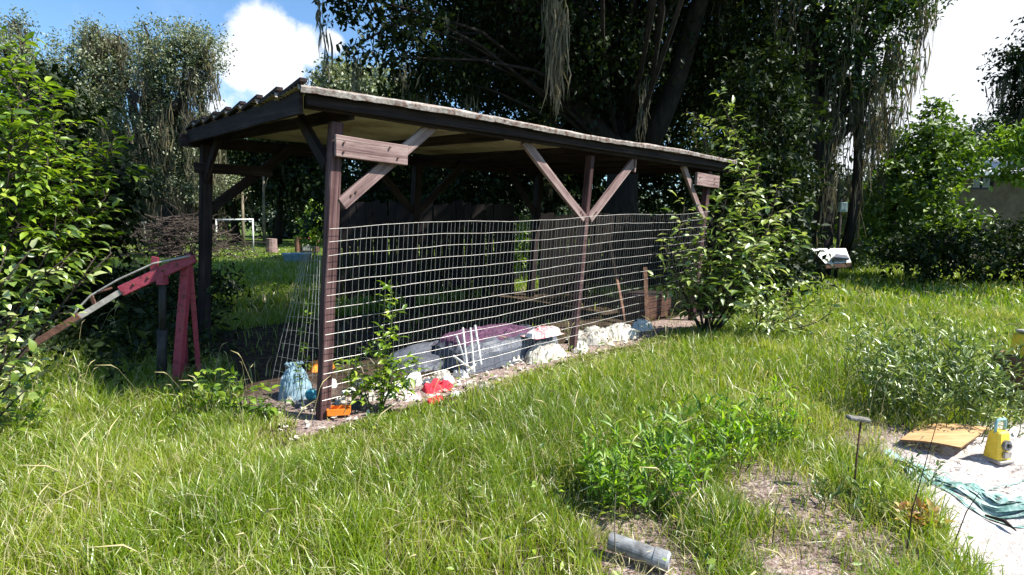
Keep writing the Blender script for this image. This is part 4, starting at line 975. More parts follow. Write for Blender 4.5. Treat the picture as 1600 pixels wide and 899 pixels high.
for k, (x_, y_, w_, h_, mm, lb) in enumerate(((425, 395, .55, .70, 'brace_wood', 'pale sawn stump on the far lawn, left of the two'), (466, 394, .32, .75, 'brown_board', 'slim dark stump on the far lawn beside the red box'))):
    g_ = OG(x_, y_); mb = MB(); mb.tube([g_ + Vector((0, 0, -.05)), g_ + Vector((0, 0, h_ * .5)), g_ + Vector((.02, 0, h_))], [w_ * .55, w_ * .48, w_ * .46], 12); s_ = mb.build('stump', M[mm], None)
    tag(s_, lb, 'stump', 'stumps on the far lawn')
g_ = OG(484, 396); rb = thing('red_box', 'dark red box with pale front on the far lawn next to the near post', 'box', g_)
MB().box(g_ + Vector((0, 0, .36)), .78, .6, .62).build('body', M['rust'], rb, bevel=.02)
MB().box(g_ + Vector((0, -.31, .28)), .45, .03, .30).build('front', M['dirty_white'], rb, bevel=.01)
MB().box(g_ + Vector((0, 0, .70)), .86, .68, .06).build('top', M['red_paint'], rb, bevel=.01)
# tub
g_ = OG(465, 414); tub = thing('plastic_tub', 'blue grey plastic tub on the shaded lawn left of the near post', 'tub', g_)
V = []; F = []; n_ = 20; prof_ = [(.30, .0), (.40, .05), (.47, .36), (.52, .40), (.50, .41), (.44, .36), (.36, .08)]
for (r, z) in prof_:
    for j in range(n_): an = 2 * pi * j / n_; V.append(g_ + Vector((cos(an) * r * 1.1, sin(an) * r * .7, z)))
for i in range(len(prof_) - 1):
    for j in range(n_): F.append((i * n_ + j, i * n_ + (j + 1) % n_, (i + 1) * n_ + (j + 1) % n_, (i + 1) * n_ + j))
F.append(tuple(range(n_))[::-1]); F.append(tuple((len(prof_) - 1) * n_ + j for j in range(n_)))
MB().add(V, F).build('shell', M['blue_bag'], tub, True)
# brush pile
bp = MB(); c0 = OG(290, 402)
for k in range(900):
    u = random.gauss(0, .42); t_ = max(0, 1 - abs(u) ** 1.6) * random.random() ** .8
    p_ = c0 + Vector((u * 2.9, random.gauss(0, .7), t_ * 1.75 + .05)); d_ = Vector(rng.normal(size=3)) * Vector((1, .7, .55)).length * .35; d_.z *= .6
    q_ = p_ + d_ * random.uniform(.5, 1.5); p_.z = max(.02, p_.z); q_.z = max(.02, q_.z)
    bp.tube([p_, p_.lerp(q_, .5) + Vector(rng.normal(size=3)) * .05, q_], [.022, .016, .006], 3, False)
bpo = thing('brush_pile', 'big dark heap of cut branches on the far lawn behind the left rear post', 'brush pile', c0)
tag(bp.build('branches', M['twig'], bpo), kind='stuff')
arr = crown_arrays([(c0 + Vector((-.3, 0, .7)), (2.3, .9, .65))], 60, 14, .2, .11, .5)
tag(link('dead_leaves', leaves_mesh('dl', *arr), M['mid_leaf'], bpo), kind='stuff')

# ------------------------------------------------------------------ trees
# big live oak behind the shed
ells = []
for i, px in enumerate((620, 700, 780, 870, 950, 1040, 1120)):
    for j, py in enumerate((-330, -210, -90, 20, 110)):
        if px < 640 and py > 0: continue
        if px < 720 and py > 60: continue
        Y = 13.5 + (i * 7 + j * 5) % 4 * .9
        ells.append(ell(px + random.uniform(-25, 25), py + random.uniform(-25, 25), Y, random.uniform(1.25, 1.75)))
for k in range(10):  # the high canopy above the frame, reaching out over the yard
    ells.append((Vector((random.uniform(-6.5, 6), random.uniform(12.5, 18), random.uniform(9.5, 12.0))), random.uniform(1.7, 2.4)))
for (x_, y_, z_) in ((3.0, 7.4, 9.0), (2.6, 7.2, 9.0), (1.9, 7.8, 8.8), (2.6, 9.6, 9.4), (.6, 9.6, 9.2), (-1.4, 10.2, 9.0), (-3.2, 11.0, 9.2), (-5.0, 12.4, 9.2), (-1.6, 12.6, 9.4), (4.6, 11.2, 9.4), (2.4, 12.2, 9.6), (-3.6, 14.4, 9.4), (3.4, 8.4, 10.2), (1.9, 8.2, 10.2)):
    ells.append((Vector((x_, y_ - 1.5, z_)), (1.75, 1.45, 1.2)))
hang = [ell(540, -10, 11, .55), ell(585, 20, 11, .50), ell(560, 70, 11, .35), ell(625, 30, 11.2, .65), ell(610, 90, 11, .35), ell(660, 60, 12, .7), ell(650, 120, 13, .6), ell(700, 120, 13, .9)]
ml = moss_in(ells[:30] + hang, 46, .6, 1.8)
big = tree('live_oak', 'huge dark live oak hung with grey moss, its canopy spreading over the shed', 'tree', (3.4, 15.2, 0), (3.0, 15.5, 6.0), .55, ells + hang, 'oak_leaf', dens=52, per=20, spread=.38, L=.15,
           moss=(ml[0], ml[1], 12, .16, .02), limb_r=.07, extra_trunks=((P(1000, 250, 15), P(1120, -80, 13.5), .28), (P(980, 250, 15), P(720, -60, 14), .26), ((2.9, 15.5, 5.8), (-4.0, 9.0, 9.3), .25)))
tag(link('moss_clump', moss_mesh('mc', [P(868, -25, 10.0), P(873, 15, 10.0), P(862, -10, 10.0)], [2.2, 1.75, 1.3], 60, .10, .018), M['moss'], big), label='one long grey moss beard hanging clear above the roof')
tag(link('moss_clump', moss_mesh('mc', [P(497, -15, 9.8)], [.75], 16, .03, .018), M['moss'], big), label='thin moss strand against the blue sky')
# understorey wall of dark trees behind the oak
ells = []
for px in range(560, 1300, 62):
    for py in ((140, 215, 290) if px < 740 else (10, 75, 140, 215, 290)):
        if px > 1200 and py < 100: continue
        ells.append(ell(px + random.uniform(-20, 20), py + random.uniform(-20, 20) + (40 if px < 640 else 0), 19.5 + random.uniform(0, 2.5), random.uniform(1.3, 1.8)))
ml = moss_in(ells, 30, .6, 1.6)
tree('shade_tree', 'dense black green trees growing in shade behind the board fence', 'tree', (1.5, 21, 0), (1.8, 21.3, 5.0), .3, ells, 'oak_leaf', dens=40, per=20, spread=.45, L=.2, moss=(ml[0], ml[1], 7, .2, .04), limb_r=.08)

# right mossy oak
def mossy(name, label, base, top, tr, ells, leafm, nm, lm, strands, dens, L, per=20, wd=.03, rad=.16, ex=(), spread=.36, pts=None, gr=None, limb_r=None, droop=.35):
    ml = moss_in(ells, nm, *lm)
    if pts:
        for p_, l_ in pts: ml[0].append(p_); ml[1].append(l_)
    return tree(name, label, 'tree', base, top, tr, ells, leafm, dens=dens, per=per, spread=spread, L=L, moss=(ml[0], ml[1], strands, rad, wd), extra_trunks=ex, group=gr, limb_r=limb_r, droop=droop)
Y = 14.5
ells = [ell(1195, -60, Y, 1.6), ell(1290, -80, Y, 1.7), ell(1380, -60, Y, 1.5), ell(1200, 40, Y + 1, 1.4), ell(1290, 30, Y, 1.4), ell(1365, 30, Y - .5, 1.15), ell(1410, 20, Y, .75), ell(1235, 120, Y + .5, 1.2), ell(1320, 110, Y, 1.0), ell(1375, 110, Y - .3, .75),
        ell(1180, 160, Y + 2, 1.2), ell(1400, -10, Y - .5, .8), ell(1430, 5, Y, .45), ell(1230, -200, Y, 2), ell(1340, -220, Y, 2), ell(1345, 180, Y, .7), ell(1215, 210, Y + 2, 1.0), ell(1420, -150, Y, 1.4)]
pts = [(P(x_, y_, Y - .8 + random.random()), l_) for (x_, y_, l_) in ((1300, 60, 2.2), (1320, 20, 2.0), (1310, 170, 3.0), (1335, 190, 2.8), (1350, 230, 2.4), (1300, 200, 2.6), (1290, 250, 2.2), (1352, 180, 3.2), (1325, 260, 2.0), (1340, 120, 2.0),
       (1410, 80, 2.2), (1418, 95, 2.0), (1405, 60, 1.8), (1398, 140, 1.6), (1385, 130, 2.2), (1370, 170, 1.6), (1238, 150, 2.0), (1265, 180, 1.5), (1360, 120, 2.2), (1312, 240, 2.4))]
mossy('mossy_oak', 'tall oak right of the shed with long yellowish moss curtains down its trunk', (P(1285, 300, Y).x, Y, 0), P(1262, 60, Y), .24, ells, 'mid_leaf', 90, (.7, 2.2), 14, 62, .13, ex=((P(1318, 400, Y), P(1340, 60, Y), .12), (P(1395, 330, Y + .5), P(1390, 60, Y + .3), .08)), pts=pts, wd=.018, rad=.12)
# left pair of moss covered oaks
Y = 25
ells = [ell(110, 103, Y, 1.25), ell(150, 68, Y, 0.86), ell(145, 43, Y, 0.39), ell(165, 118, Y, 1.33), ell(205, 98, Y + .5, 0.94), ell(90, 158, Y, 1.56), ell(150, 178, Y - 1, 1.33), ell(60, 128, Y, 1.25), ell(120, 248, Y, 1.72), ell(60, 228, Y, 1.72), ell(180, 228, Y, 1.09), ell(40, 318, Y, 1.87), ell(110, 328, Y, 1.56), ell(10, 88, Y, 1.09), ell(-40, 88, Y, 1.72), ell(-60, 228, Y, 2.34), ell(165, 308, Y, 1.01), ell(25, 38, Y + 1, 0.55), ell(185, 58, Y, 0.31)]
mossy('mossy_oak', 'broad grey green moss draped oak at far left behind the bright bushes', (P(130, 300, Y).x, Y, 0), P(175, 130, Y), .45, ells, 'greyoak_leaf', 150, (.8, 2.6), 20, 105, .12, wd=.022, rad=.24, ex=((P(240, 360, Y), P(205, 150, Y), .28),), spread=.42, gr=None)
Y = 24
ells = [ell(265, 69, Y, 1.04), ell(310, 69, Y, 1.04), ell(285, 104, Y, 1.28), ell(325, 99, Y, 0.72), ell(245, 104, Y, 0.96), ell(300, 139, Y, 0.88), ell(230, 64, Y, 0.56), ell(225, 39, Y, 0.24), ell(300, 49, Y, 0.48), ell(250, 144, Y, 0.72), ell(265, 224, Y, 0.88), ell(300, 204, Y, 0.72), ell(250, 284, Y, 0.96), ell(290, 284, Y, 0.88), ell(320, 184, Y, 0.40), ell(215, 264, Y, 0.80), ell(325, 224, Y + 4, 0.64), ell(335, 194, Y + 4, 0.40), ell(340, 284, Y + 6, 1.12)]
pts = [(P(random.uniform(205, 335), random.uniform(120, 230), Y + random.uniform(-1, .5)), random.uniform(1.2, 3.2)) for _ in range(34)]
ells += [ell(x_, y_, Y - .3, .55) for x_, y_ in ((225, 190), (250, 215), (235, 290), (275, 240), (310, 235), (300, 300), (262, 170))]
mossy('mossy_oak', 'leaning forked oak with round crown and ragged moss, between far left oak and shed', (P(262, 360, Y).x, Y, 0), P(232, 130, Y), .34, ells, 'greyoak_leaf', 80, (.8, 2.4), 20, 105, .115, wd=.022, rad=.22, ex=((P(262, 190, Y - .5), P(330, 60, Y), .16), (P(225, 160, Y - .5), P(200, 140, Y), .16), (P(290, 380, Y), P(285, 150, Y), .22)), pts=pts, spread=.36)
# trees seen under the roof, beyond the lawn
def far_tree(label, px, Y, top, r, leafm, moss_n=14, seed=0, tr=.25, n=9, lo=300):
    ells = [ell(px + random.uniform(-1, 1) * r * 700 / Y, random.uniform(top, lo), Y + random.uniform(-1, 1), r * random.uniform(.45, .75)) for _ in range(n)]
    b_ = P(px, 345, Y); ml = moss_in(ells, moss_n, 1.0, 3.0)
    return tree('background_tree', label, 'tree', (b_.x, Y, 0), P(px + 5, (top + lo) / 2, Y), tr, ells, leafm, dens=34, per=18, spread=.55, L=.26, moss=(ml[0], ml[1], 8, .3, .06), group='trees across the far lawn', limb_r=.07)
far_tree('dark tree beyond the lawn, framed left of the rear left brace', 370, 38, 215, 3.2, 'mid_leaf')
far_tree('round dark tree beyond the lawn with bent trunk, framed centre of the left opening', 430, 36, 200, 3.4, 'oak_leaf', lo=290)
far_tree('green tree beyond the lawn just left of the near post', 492, 40, 215, 3.4, 'mid_leaf')
far_tree('pale grey green tree top showing over the shed roof left of the big oak', 592, 33, 130, 3.0, 'greyoak_leaf', n=10, lo=240)
far_tree('tree far behind the shed interior between near and middle post', 660, 36, 190, 3.4, 'oak_leaf', n=10)
far_tree('low tree at far left edge behind the hoist and bushes', 60, 36, 250, 4.0, 'mid_leaf', lo=330)
far_tree('tree beyond the white rails at left of the brush pile', 190, 37, 220, 3.8, 'mid_leaf', lo=320)
far_tree('tree beyond the brush pile behind the forked oak', 300, 40, 230, 3.6, 'mid_leaf', lo=320)
for k, (x_, y0, y1, Y_, lb) in enumerate(((411, 268, 345, 33, 'thin straight pale trunk standing alone beyond the lawn'), (378, 300, 345, 31, 'short pale leaning trunk beyond the lawn, left one'), (528, 330, 345, 33, 'pale slanting trunk behind the bright sapling'))):
    b_ = P(x_, 345, Y_); r_ = thing('bare_trunk', lb, 'tree', (b_.x, Y_, 0), 'bare trunks beyond the lawn')
    MB().tube([(b_.x, Y_, -.1), (b_.x + .05, Y_, 1.5), P(x_ + 1, y0, Y_)], [.11, .09, .06], 7).build('trunk', M['pale_bark'], r_, True)
    MB().tube([P(x_, (y0 + 345) / 2, Y_), P(x_ + 8, y0 + 8, Y_)], [.04, .015], 5).build('limb', M['pale_bark'], r_, True)
ells = [ell(490 + dx, y_, 24, r_ * 1.6) for dx, y_, r_ in ((0, 330, .30), (-8, 350, .32), (8, 352, .30), (-12, 372, .24), (6, 375, .3), (2, 318, .15))]
tree('sapling', 'bright yellow green sapling on the lawn just left of the near post', 'tree', (P(490, 380, 24).x, 24, 0), P(490, 350, 24), .04, ells, 'bright_leaf', dens=120, per=14, spread=.16, L=.15, limb_r=.012)
ells = [ell(820, 372, 13.5, .38), ell(815, 390, 13.4, .35), ell(828, 350, 14, .3), ell(805, 400, 13.4, .3)]
tree('shrub', 'yellow green shrub glowing in the gap between the two dark board fences', 'shrub', (P(818, 400, 13.6).x, 13.6, 0), P(818, 380, 13.6), .03, ells, 'bright_leaf', dens=120, per=14, spread=.15, L=.12, limb_r=.012)
# far mass right round the horizon
ells = []
for k in range(56):
    x_ = -75 + k * 2.8 + random.uniform(-1, 1); ells.append((Vector((x_, 50 + random.uniform(-3, 4) , random.uniform(1.0, 4.0))), random.uniform(2.6, 3.8)))
arr = crown_arrays(ells, 16, 22, .9, .42, .6)
fw = link('far_woods', leaves_mesh('far_woods', *arr), M['far_leaf']); tag(fw, 'distant line of mixed woods closing the view beyond the lawn', 'woods', kind='stuff')

# right side bushes and trees
ells = [ell(1400, 330, 14.5, 1.0), ell(1425, 270, 14.5, .95), ell(1450, 225, 14.5, .8), ell(1475, 260, 14.2, .8), ell(1440, 320, 14, 1.0), ell(1490, 215, 14.5, .55), ell(1460, 185, 15, .45), ell(1410, 225, 15, .6), ell(1500, 250, 14.2, .55), ell(1455, 165, 15, .25), ell(1480, 370, 13.5, .9), ell(1395, 385, 13.8, .6)]
ells += [ell(1385, 320, 16.5, .9), ell(1350, 350, 17, .8), ell(1400, 280, 16, .8)]
tree('leafy_tree', 'sunlit bright green small tree left of the tan building', 'tree', (P(1450, 400, 14.5).x, 14.5, 0), P(1450, 290, 14.5), .10, ells, 'tree_leaf', dens=95, per=15, spread=.22, L=.15, limb_r=.03)
ells = [ell(x_, y_, 12.6, r_) for x_, y_, r_ in ((1420, 395, .7), (1475, 390, .8), (1530, 400, .8), (1590, 398, .9), (1660, 385, 1.2), (1720, 350, 1.2))]
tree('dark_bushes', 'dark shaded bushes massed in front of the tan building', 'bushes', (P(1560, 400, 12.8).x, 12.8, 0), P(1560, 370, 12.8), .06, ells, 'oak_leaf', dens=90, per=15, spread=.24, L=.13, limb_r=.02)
ells = [ell(1570, 240, 11.5, .42), ell(1595, 215, 11.5, .42), ell(1605, 260, 11.5, .5), ell(1640, 230, 11.5, .8), ell(1575, 268, 11.5, .25), ell(1700, 200, 11.5, 1.1)]
tree('leafy_tree', 'sunlit green branch tips hanging in at the right edge over the roof', 'tree', (P(1680, 400, 11.7).x, 11.7, 0), P(1670, 260, 11.5), .10, ells, 'bright_leaf', dens=110, per=14, spread=.18, L=.13, limb_r=.03)
ells = [(Vector(v), r_) for v, r_ in (((4.5, 9.3, .8), .8), ((4.4, 9.5, 2.0), .9), ((4.6, 9.8, 3.2), .9), ((5.0, 10.4, 1.0), .8), ((5.1, 10.6, 2.3), .9), ((5.0, 10.9, 3.6), .9), ((4.5, 11.6, 2.8), .9), ((4.4, 9.9, 4.1), .7), ((5.6, 11.9, 1.2), .8), ((5.7, 12.2, 2.6), .9))]
tree('dark_bushes', 'dense dark bushes standing close behind the right end of the shed', 'bushes', (4.9, 10.2, 0), (4.8, 10.3, 2.6), .07, ells, 'oak_leaf', dens=150, per=15, spread=.2, L=.12, limb_r=.02)
Y = 27
ells = [ell(1535, 215, Y, 1.0), ell(1560, 225, Y, 1.1), ell(1515, 235, Y, 1.0), ell(1590, 215, Y, 1.4), ell(1640, 210, Y, 2), ell(1490, 240, Y, 1.2), ell(1460, 230, Y, 1.2), ell(1545, 195, Y, .4)]
tree('background_tree', 'blue grey tree row peeping above the tan building', 'tree', (P(1590, 345, Y).x, Y, 0), P(1580, 250, Y), .25, ells, 'far_leaf', dens=50, per=18, spread=.4, L=.2, group='trees across the far lawn', limb_r=.05)
Y = 20
ells = [ell(1595, 85, Y, .6), ell(1580, 115, Y, .55), ell(1600, 150, Y, .7), ell(1640, 100, Y, 1.6), ell(1660, 180, Y, 1.6), ell(1595, 185, Y, .6), ell(1680, 20, Y, 1.4)]
mossy('mossy_oak', 'dark mossy oak limb entering at the upper right edge of the sky', (P(1700, 345, Y).x, Y, 0), P(1680, 150, Y), .3, ells, 'oak_leaf', 26, (.5, 1.4), 10, 60, .16, wd=.03, rad=.12, pts=[(P(1570, 110, Y), 1.3), (P(1588, 160, Y), 1.5), (P(1598, 180, Y), 1.6)])
# low dark growth under the trees at the far edge of the grass
arr = crown_arrays([(Vector((x_, 17.5 + random.uniform(-.6, 1.0), .35)), (1.0, .8, random.uniform(.4, .9))) for x_ in np.arange(-1.0, 18, .95)], 60, 14, .22, .14, .5)
tag(link('undergrowth', leaves_mesh('ug', *arr), M['mid_leaf']), 'low tangled undergrowth along the back edge of the grass', 'undergrowth', kind='stuff')
arr = crown_arrays([(Vector((x_, y_ + random.uniform(-.3, .3), .12)), (.55, .5, random.uniform(.34, .58))) for y_ in np.arange(5.3, 13.5, .7) for x_ in np.arange(-1.02 * y_ - .6, -.50 * y_ - .6, .62)], 85, 14, .2, .10, .5)
tag(link('undergrowth', leaves_mesh('ug', *arr), M['oak_leaf']), 'dark creeping growth in the shade behind the red hoist', 'undergrowth', kind='stuff')  # creeping vines, packed densely so their dark colour deepens the lawn's shade
mb_ = P(1317, 324, 13.9); r_ = thing('meter_box', 'small grey green box on a thin dark pole under the moss curtains', 'box', mb_)
MB().tube([mb_ + Vector((0, .09, .25)), Vector((mb_.x, mb_.y + .09, -.05))], .045, 8).build('pole', M['bark'], r_, True)
MB().box(mb_, .20, .10, .25).build('case', M['box_green'], r_, bevel=.01); MB().box(mb_ + Vector((0, -.058, .02)), .15, .012, .17).build('door', M['box_green'], r_)


# ------------------------------------------------------------------ leafy plants with real leaves
proto = {}
def leaf_proto(kind, m):
    k = (kind, m)
    if k not in proto:
        ratio = {'broad': .62, 'oval': .45, 'narrow': .24}[kind]
        vs = [(x * ratio, y, z * (.45 if kind == 'narrow' else 1)) for x, y, z in NV]
        me = bpy.data.meshes.new('leaf'); me.from_pydata(vs, [], [tuple(int(i) for i in f) for f in NF]); me.update()
        me.polygons.foreach_set('use_smooth', [True] * len(me.polygons)); me.materials.append(M[m]); proto[k] = me
    return proto[k]
def plant(name, label, cat, base, targets, stem_r, kind, m_one, m_at, leaf_L, twig_L, ntwig, gap, maxobj=300, group=None, start=.25, upw=.35, stemm='twig', leaf_droop=.35, extra=None, wob=.07, spreadbase=0.0):
    base = Vector(base); root = thing(name, label, cat, base, group)
    sm_ = MB(); tw = MB(); LP = []
    for tg in targets:
        tg = Vector(tg); b_ = base + Vector((random.uniform(-.05, .05), random.uniform(-.05, .05), -.04))
        if spreadbase: b_ = Vector((base.x + (tg.x - base.x) * spreadbase, base.y + (tg.y - base.y) * spreadbase, Hs(base.x + (tg.x - base.x) * spreadbase, base.y + (tg.y - base.y) * spreadbase) - .03))
        pts = curve_pts(b_, tg, 9, wob); L = (tg - b_).length
        MB().tube(pts, [stem_r * (1 - .095 * i) for i in range(9)], 6).build('stem', M[stemm], root, True)
        nt_ = max(3, int(ntwig * L))
        for k in range(nt_):
            t_ = start + (1 - start) * (k + random.random()) / nt_; f = t_ * 8; i = min(7, int(f)); p_ = pts[i].lerp(pts[i + 1], f - i)
            ax_ = (pts[i + 1] - pts[i]).normalized(); d_ = Vector(rdir(1)[0]); d_ = (d_ - ax_ * d_.dot(ax_)).normalized() + Vector((0, 0, upw)) + ax_ * .5; d_.normalize()
            l_ = twig_L * random.uniform(.5, 1.15) * (1.15 - .6 * t_); e = p_ + d_ * l_; mid = p_.lerp(e, .5) + Vector((0, 0, l_ * .06))
            e = e - Vector((0, 0, l_ * .10)); tw.tube([p_, mid, e], [stem_r * .28, stem_r * .2, .0015], 4, False)
            m_ = max(2, int(l_ / gap))
            for q_ in range(m_ + 1):
                s_ = .25 + .75 * q_ / m_; c_ = p_.lerp(mid, s_ * 2) if s_ < .5 else mid.lerp(e, s_ * 2 - 1)
                side = d_.cross(Vector((0, 0, 1))); side = side.normalized() if side.length > .01 else Vector((1, 0, 0))
                sg = 1 if q_ % 2 else -1
                ld = (side * sg * (1.0 if q_ < m_ else .1) + d_ * .8 + Vector((0, 0, -leaf_droop)) + Vector(rng.normal(size=3)) * .28).normalized()
                nn_ = (Vector((0, 0, 1)) + Vector(rng.normal(size=3)) * .38).normalized()
                LP.append((c_, ld, nn_, leaf_L * random.uniform(.55, 1.2)))
    if tw.v: tag(tw.build('twigs', M[stemm], root), kind='stuff')
    LP.sort(key=lambda l: (l[0] - cam.location).length - l[3] * 12 + random.uniform(-.2, .2))
    me = leaf_proto(kind, m_one)
    for (c_, ld, nn_, L) in LP[:maxobj]:
        X = ld.cross(nn_).normalized(); Z = X.cross(ld)
        o = bpy.data.objects.new('leaf', me); col.objects.link(o); o.parent = root
        mm = Matrix((( X.x, ld.x, Z.x, 0), (X.y, ld.y, Z.y, 0), (X.z, ld.z, Z.z, 0), (0, 0, 0, 1)))
        o.matrix_basis = Matrix.Translation(c_ - base) @ mm @ Matrix.Scale(L, 4)
    rest = LP[maxobj:]
    if rest:
        C = np.array([l[0] for l in rest]); D = np.array([l[1] for l in rest]); Nn = np.array([l[2] for l in rest]); L = np.array([l[3] for l in rest])
        ratio = {'broad': .62, 'oval': .45, 'narrow': .24}[kind]
        tag(link('foliage', leaves_mesh('foliage', C, D, Nn, L, L * ratio, rng.random(len(L)), True), M[m_at], root), kind='stuff')
    return root

# tall sapling at the right end of the shed
tg = [P(x_ - 18, y_ - (12 if y_ < 340 else 0), Y_) for x_, y_, Y_ in ((1175, 275, 7.4), (1205, 265, 7.4), (1235, 300, 7.3), (1250, 335, 7.3), (1262, 370, 7.2), (1220, 350, 7.2), (1190, 320, 7.2), (1165, 360, 7.0), (1155, 315, 7.2), (1130, 345, 7.2), (1105, 375, 7.1), (1088, 335, 7.4), (1052, 380, 7.2), (1040, 440, 7.2), (1100, 430, 7.0), (1210, 415, 7.0), (1160, 440, 6.9), (1235, 400, 7.1), (1200, 380, 7.0))]
plant('sapling_shrub', 'wide many stemmed shrub with large sunlit pale leaves at the right end of the shed', 'shrub', OG(1105, 522), tg, .018, 'oval', 'leaf_pale_one', 'leaf_pale_at', .15, .42, 12, .075, group=None, upw=.3, wob=.09)
b_ = G(1150, 480); tg = [P(x_, y_, 9.4) for x_, y_ in ((1120, 145), (1150, 165), (1168, 215), (1088, 180), (1135, 205), (1180, 250), (1100, 215))]
plant('tall_sapling', 'thin tall sapling whose loose leafy tips rise behind the far roof corner', 'sapling', (P(1165, 400, 9.4).x, 9.4, 0), tg, .016, 'oval', 'leaf_pale_one', 'leaf_pale_at', .14, .34, 8, .08, upw=.3, wob=.07, start=.55)
# broken leafy branches from it to the grass, right
tg = [P(x_, y_, Y_) for x_, y_, Y_ in ((1290, 450, 7.0), (1250, 430, 7.1), (1200, 450, 6.8), (1305, 480, 6.8), (1240, 480, 6.6), (1180, 470, 6.6), (1210, 500, 6.4))]
plant('trailing_shrub', 'low leafy bush spilling into the grass right of the tall shrub', 'shrub', OG(1190, 530), tg, .014, 'oval', 'leaf_pale_one', 'leaf_pale_at', .11, .36, 14, .055, maxobj=260)
# tall weed in front of the mesh
b_ = OG(588, 640); Yw = b_.y
tg = [P(x_, y_, Yw + dy) for x_, y_, dy in ((612, 450, .0), (604, 520, -.05), (575, 540, .03), (550, 560, .0), (530, 562, .05), (630, 560, .0), (655, 560, -.05), (600, 580, .1), (620, 600, -.1), (570, 590, -.1))]
plant('tall_weed', 'tall bright green weed standing in front of the wire mesh near the post', 'weed', b_, tg, .008, 'oval', 'leaf_bright_one', 'leaf_bright_at', .085, .15, 26, .045, maxobj=280, stemm='stem_green')
# vine by the leaning mesh
b_ = P(478, 605, 4.35); b_.z = Hs(b_.x, b_.y)
plant('vine', 'thin yellow green vine climbing by the leaning mesh panel', 'vine', b_, [P(484, 462, 4.35), P(470, 540, 4.4)], .004, 'oval', 'leaf_bright_one', 'leaf_bright_at', .06, .06, 14, .05, maxobj=60, stemm='stem_green')
# weeds at the foot of the hoist
for k, (x_, y_, lb, ts) in enumerate(((345, 650, 'leafy weed clump right of the red hoist foot', ((300, 585), (320, 578), (345, 590), (370, 590), (395, 610), (330, 610), (360, 620), (310, 615), (385, 630))),
                                      (400, 655, 'leafy weed clump between red hoist and shed post', ((405, 600), (425, 615), (440, 625), (410, 635))),
                                      )):
    b_ = OG(x_, y_); tg = [P(u, v, b_.y + random.uniform(-.15, .15)) for u, v in ts]
    plant('leafy_weed', lb, 'weed', b_, tg, .006, 'broad', 'leaf_bright_one', 'leaf_bright_at', .075, .12, 14, .05, maxobj=160, stemm='stem_green', group='leafy weeds around the yard')
# near left bushes
tg = [P(x_, y_, Y_) for x_, y_, Y_ in ((175, 395, 3.9), (150, 400, 3.8), (120, 390, 3.7), (80, 385, 3.6), (45, 395, 3.5), (20, 430, 3.4), (60, 470, 3.5), (30, 500, 3.4), (10, 540, 3.4), (60, 560, 3.5), (20, 590, 3.4), (10, 390, 3.6), (100, 410, 3.7), (40, 610, 3.4), (-20, 640, 3.3))]
plant('near_bush', 'closest bush at the left edge with broad pale leaves on a long side branch', 'bush', OG(-120, 700), tg, .014, 'broad', 'leaf_pale_one', 'leaf_pale_at', .085, .17, 6, .05, maxobj=300, start=.5)
tg = [P(x_, y_, Y_) for x_, y_, Y_ in ((30, 60, 6.2), (10, 110, 6.0), (60, 130, 6.2), (85, 200, 6.3), (50, 200, 5.9), (15, 210, 5.8), (140, 235, 6.6), (180, 215, 6.8), (110, 280, 6.2), (60, 290, 5.9), (20, 310, 5.7), (165, 310, 6.5), (90, 350, 5.9), (-10, 180, 6.0), (-50, 150, 6), (-60, 260, 5.8), (30, 350, 5.7), (-10, 40, 6.4), (30, 160, 5.9), (15, 265, 5.7), (75, 245, 6.0), (190, 260, 6.8), (-30, 330, 5.7))]
plant('leafy_tree', 'bright yellow green broad leaved young tree filling the upper left edge', 'tree', (P(-10, 400, 6.6).x, 6.6, Hs(-6.3, 6.6)), tg, .022, 'oval', 'leaf_bright_one', 'leaf_bright_at', .14, .55, 13, .07, maxobj=300, start=.3)
# its inner mass, with the shade put in by a darker leaf colour
ells = [ell(x_, y_, 7.6, r_) for x_, y_, r_ in ((20, 200, .9), (80, 260, .9), (140, 300, .8), (40, 320, 1.0), (110, 350, .8), (-40, 280, 1.3), (20, 400, 1.0), (90, 400, .7), (-60, 400, 1.2), (60, 160, .6), (-30, 480, 1.0))]
tree('dark_bushes', 'inner mass of the leafy tree at left, shade put into its dark leaf colour', 'bushes', (P(0, 400, 7.8).x, 7.8, 0), P(20, 330, 7.7), .08, ells, 'oak_leaf', dens=130, per=14, spread=.2, L=.12, limb_r=.02)
# ground weeds in the foreground right
def weeds(n, box, label, cat, Lf, kind, m_one, m_at, h, maxobj, tw, gap=.04, group='leafy weeds around the yard', ntw=12, r=.004, name='leafy_weed'):
    x0, y0, x1, y1 = box; b_ = OG((x0 + x1) / 2, y1); tg = []; root = None
    A = [OG(random.uniform(x0, x1), random.uniform(y0, y1)) for _ in range(n)]
    # one plant: stems rise from points spread over a small patch
    return A
def weed_patch(label, cx_, cy_, n, spread, h, kind, m_one, m_at, Lf, tw, ntw, gap, maxobj, name='leafy_weed', cat='weed', group='leafy weeds around the yard', r=.004, droop=.3, wob=.1):
    b_ = OG(cx_, cy_); tg = []
    for _ in range(n):
        a_ = random.random() * 2 * pi; q_ = random.random() ** .5 * spread
        tg.append(b_ + Vector((cos(a_) * q_, sin(a_) * q_ * .7, h * random.uniform(.35, 1.1) * (1 - .2 * q_ / spread))))
    return plant(name, label, cat, b_, tg, r, kind, m_one, m_at, Lf, tw, ntw, gap, maxobj=maxobj, stemm='stem_green', group=group, start=.15, leaf_droop=-.1, wob=wob, spreadbase=.8, upw=1.1)
weed_patch('broad patch of fresh green weeds left of the bare soil, foreground', 1005, 785, 56, .40, .46, 'narrow', 'leaf_weed_one', 'leaf_weed_at', .085, .07, 17, .028, 300)
weed_patch('fresh green weed tuft behind the foreground weed patch', 1090, 735, 44, .38, .46, 'narrow', 'leaf_weed_one', 'leaf_weed_at', .085, .07, 17, .028, 280)
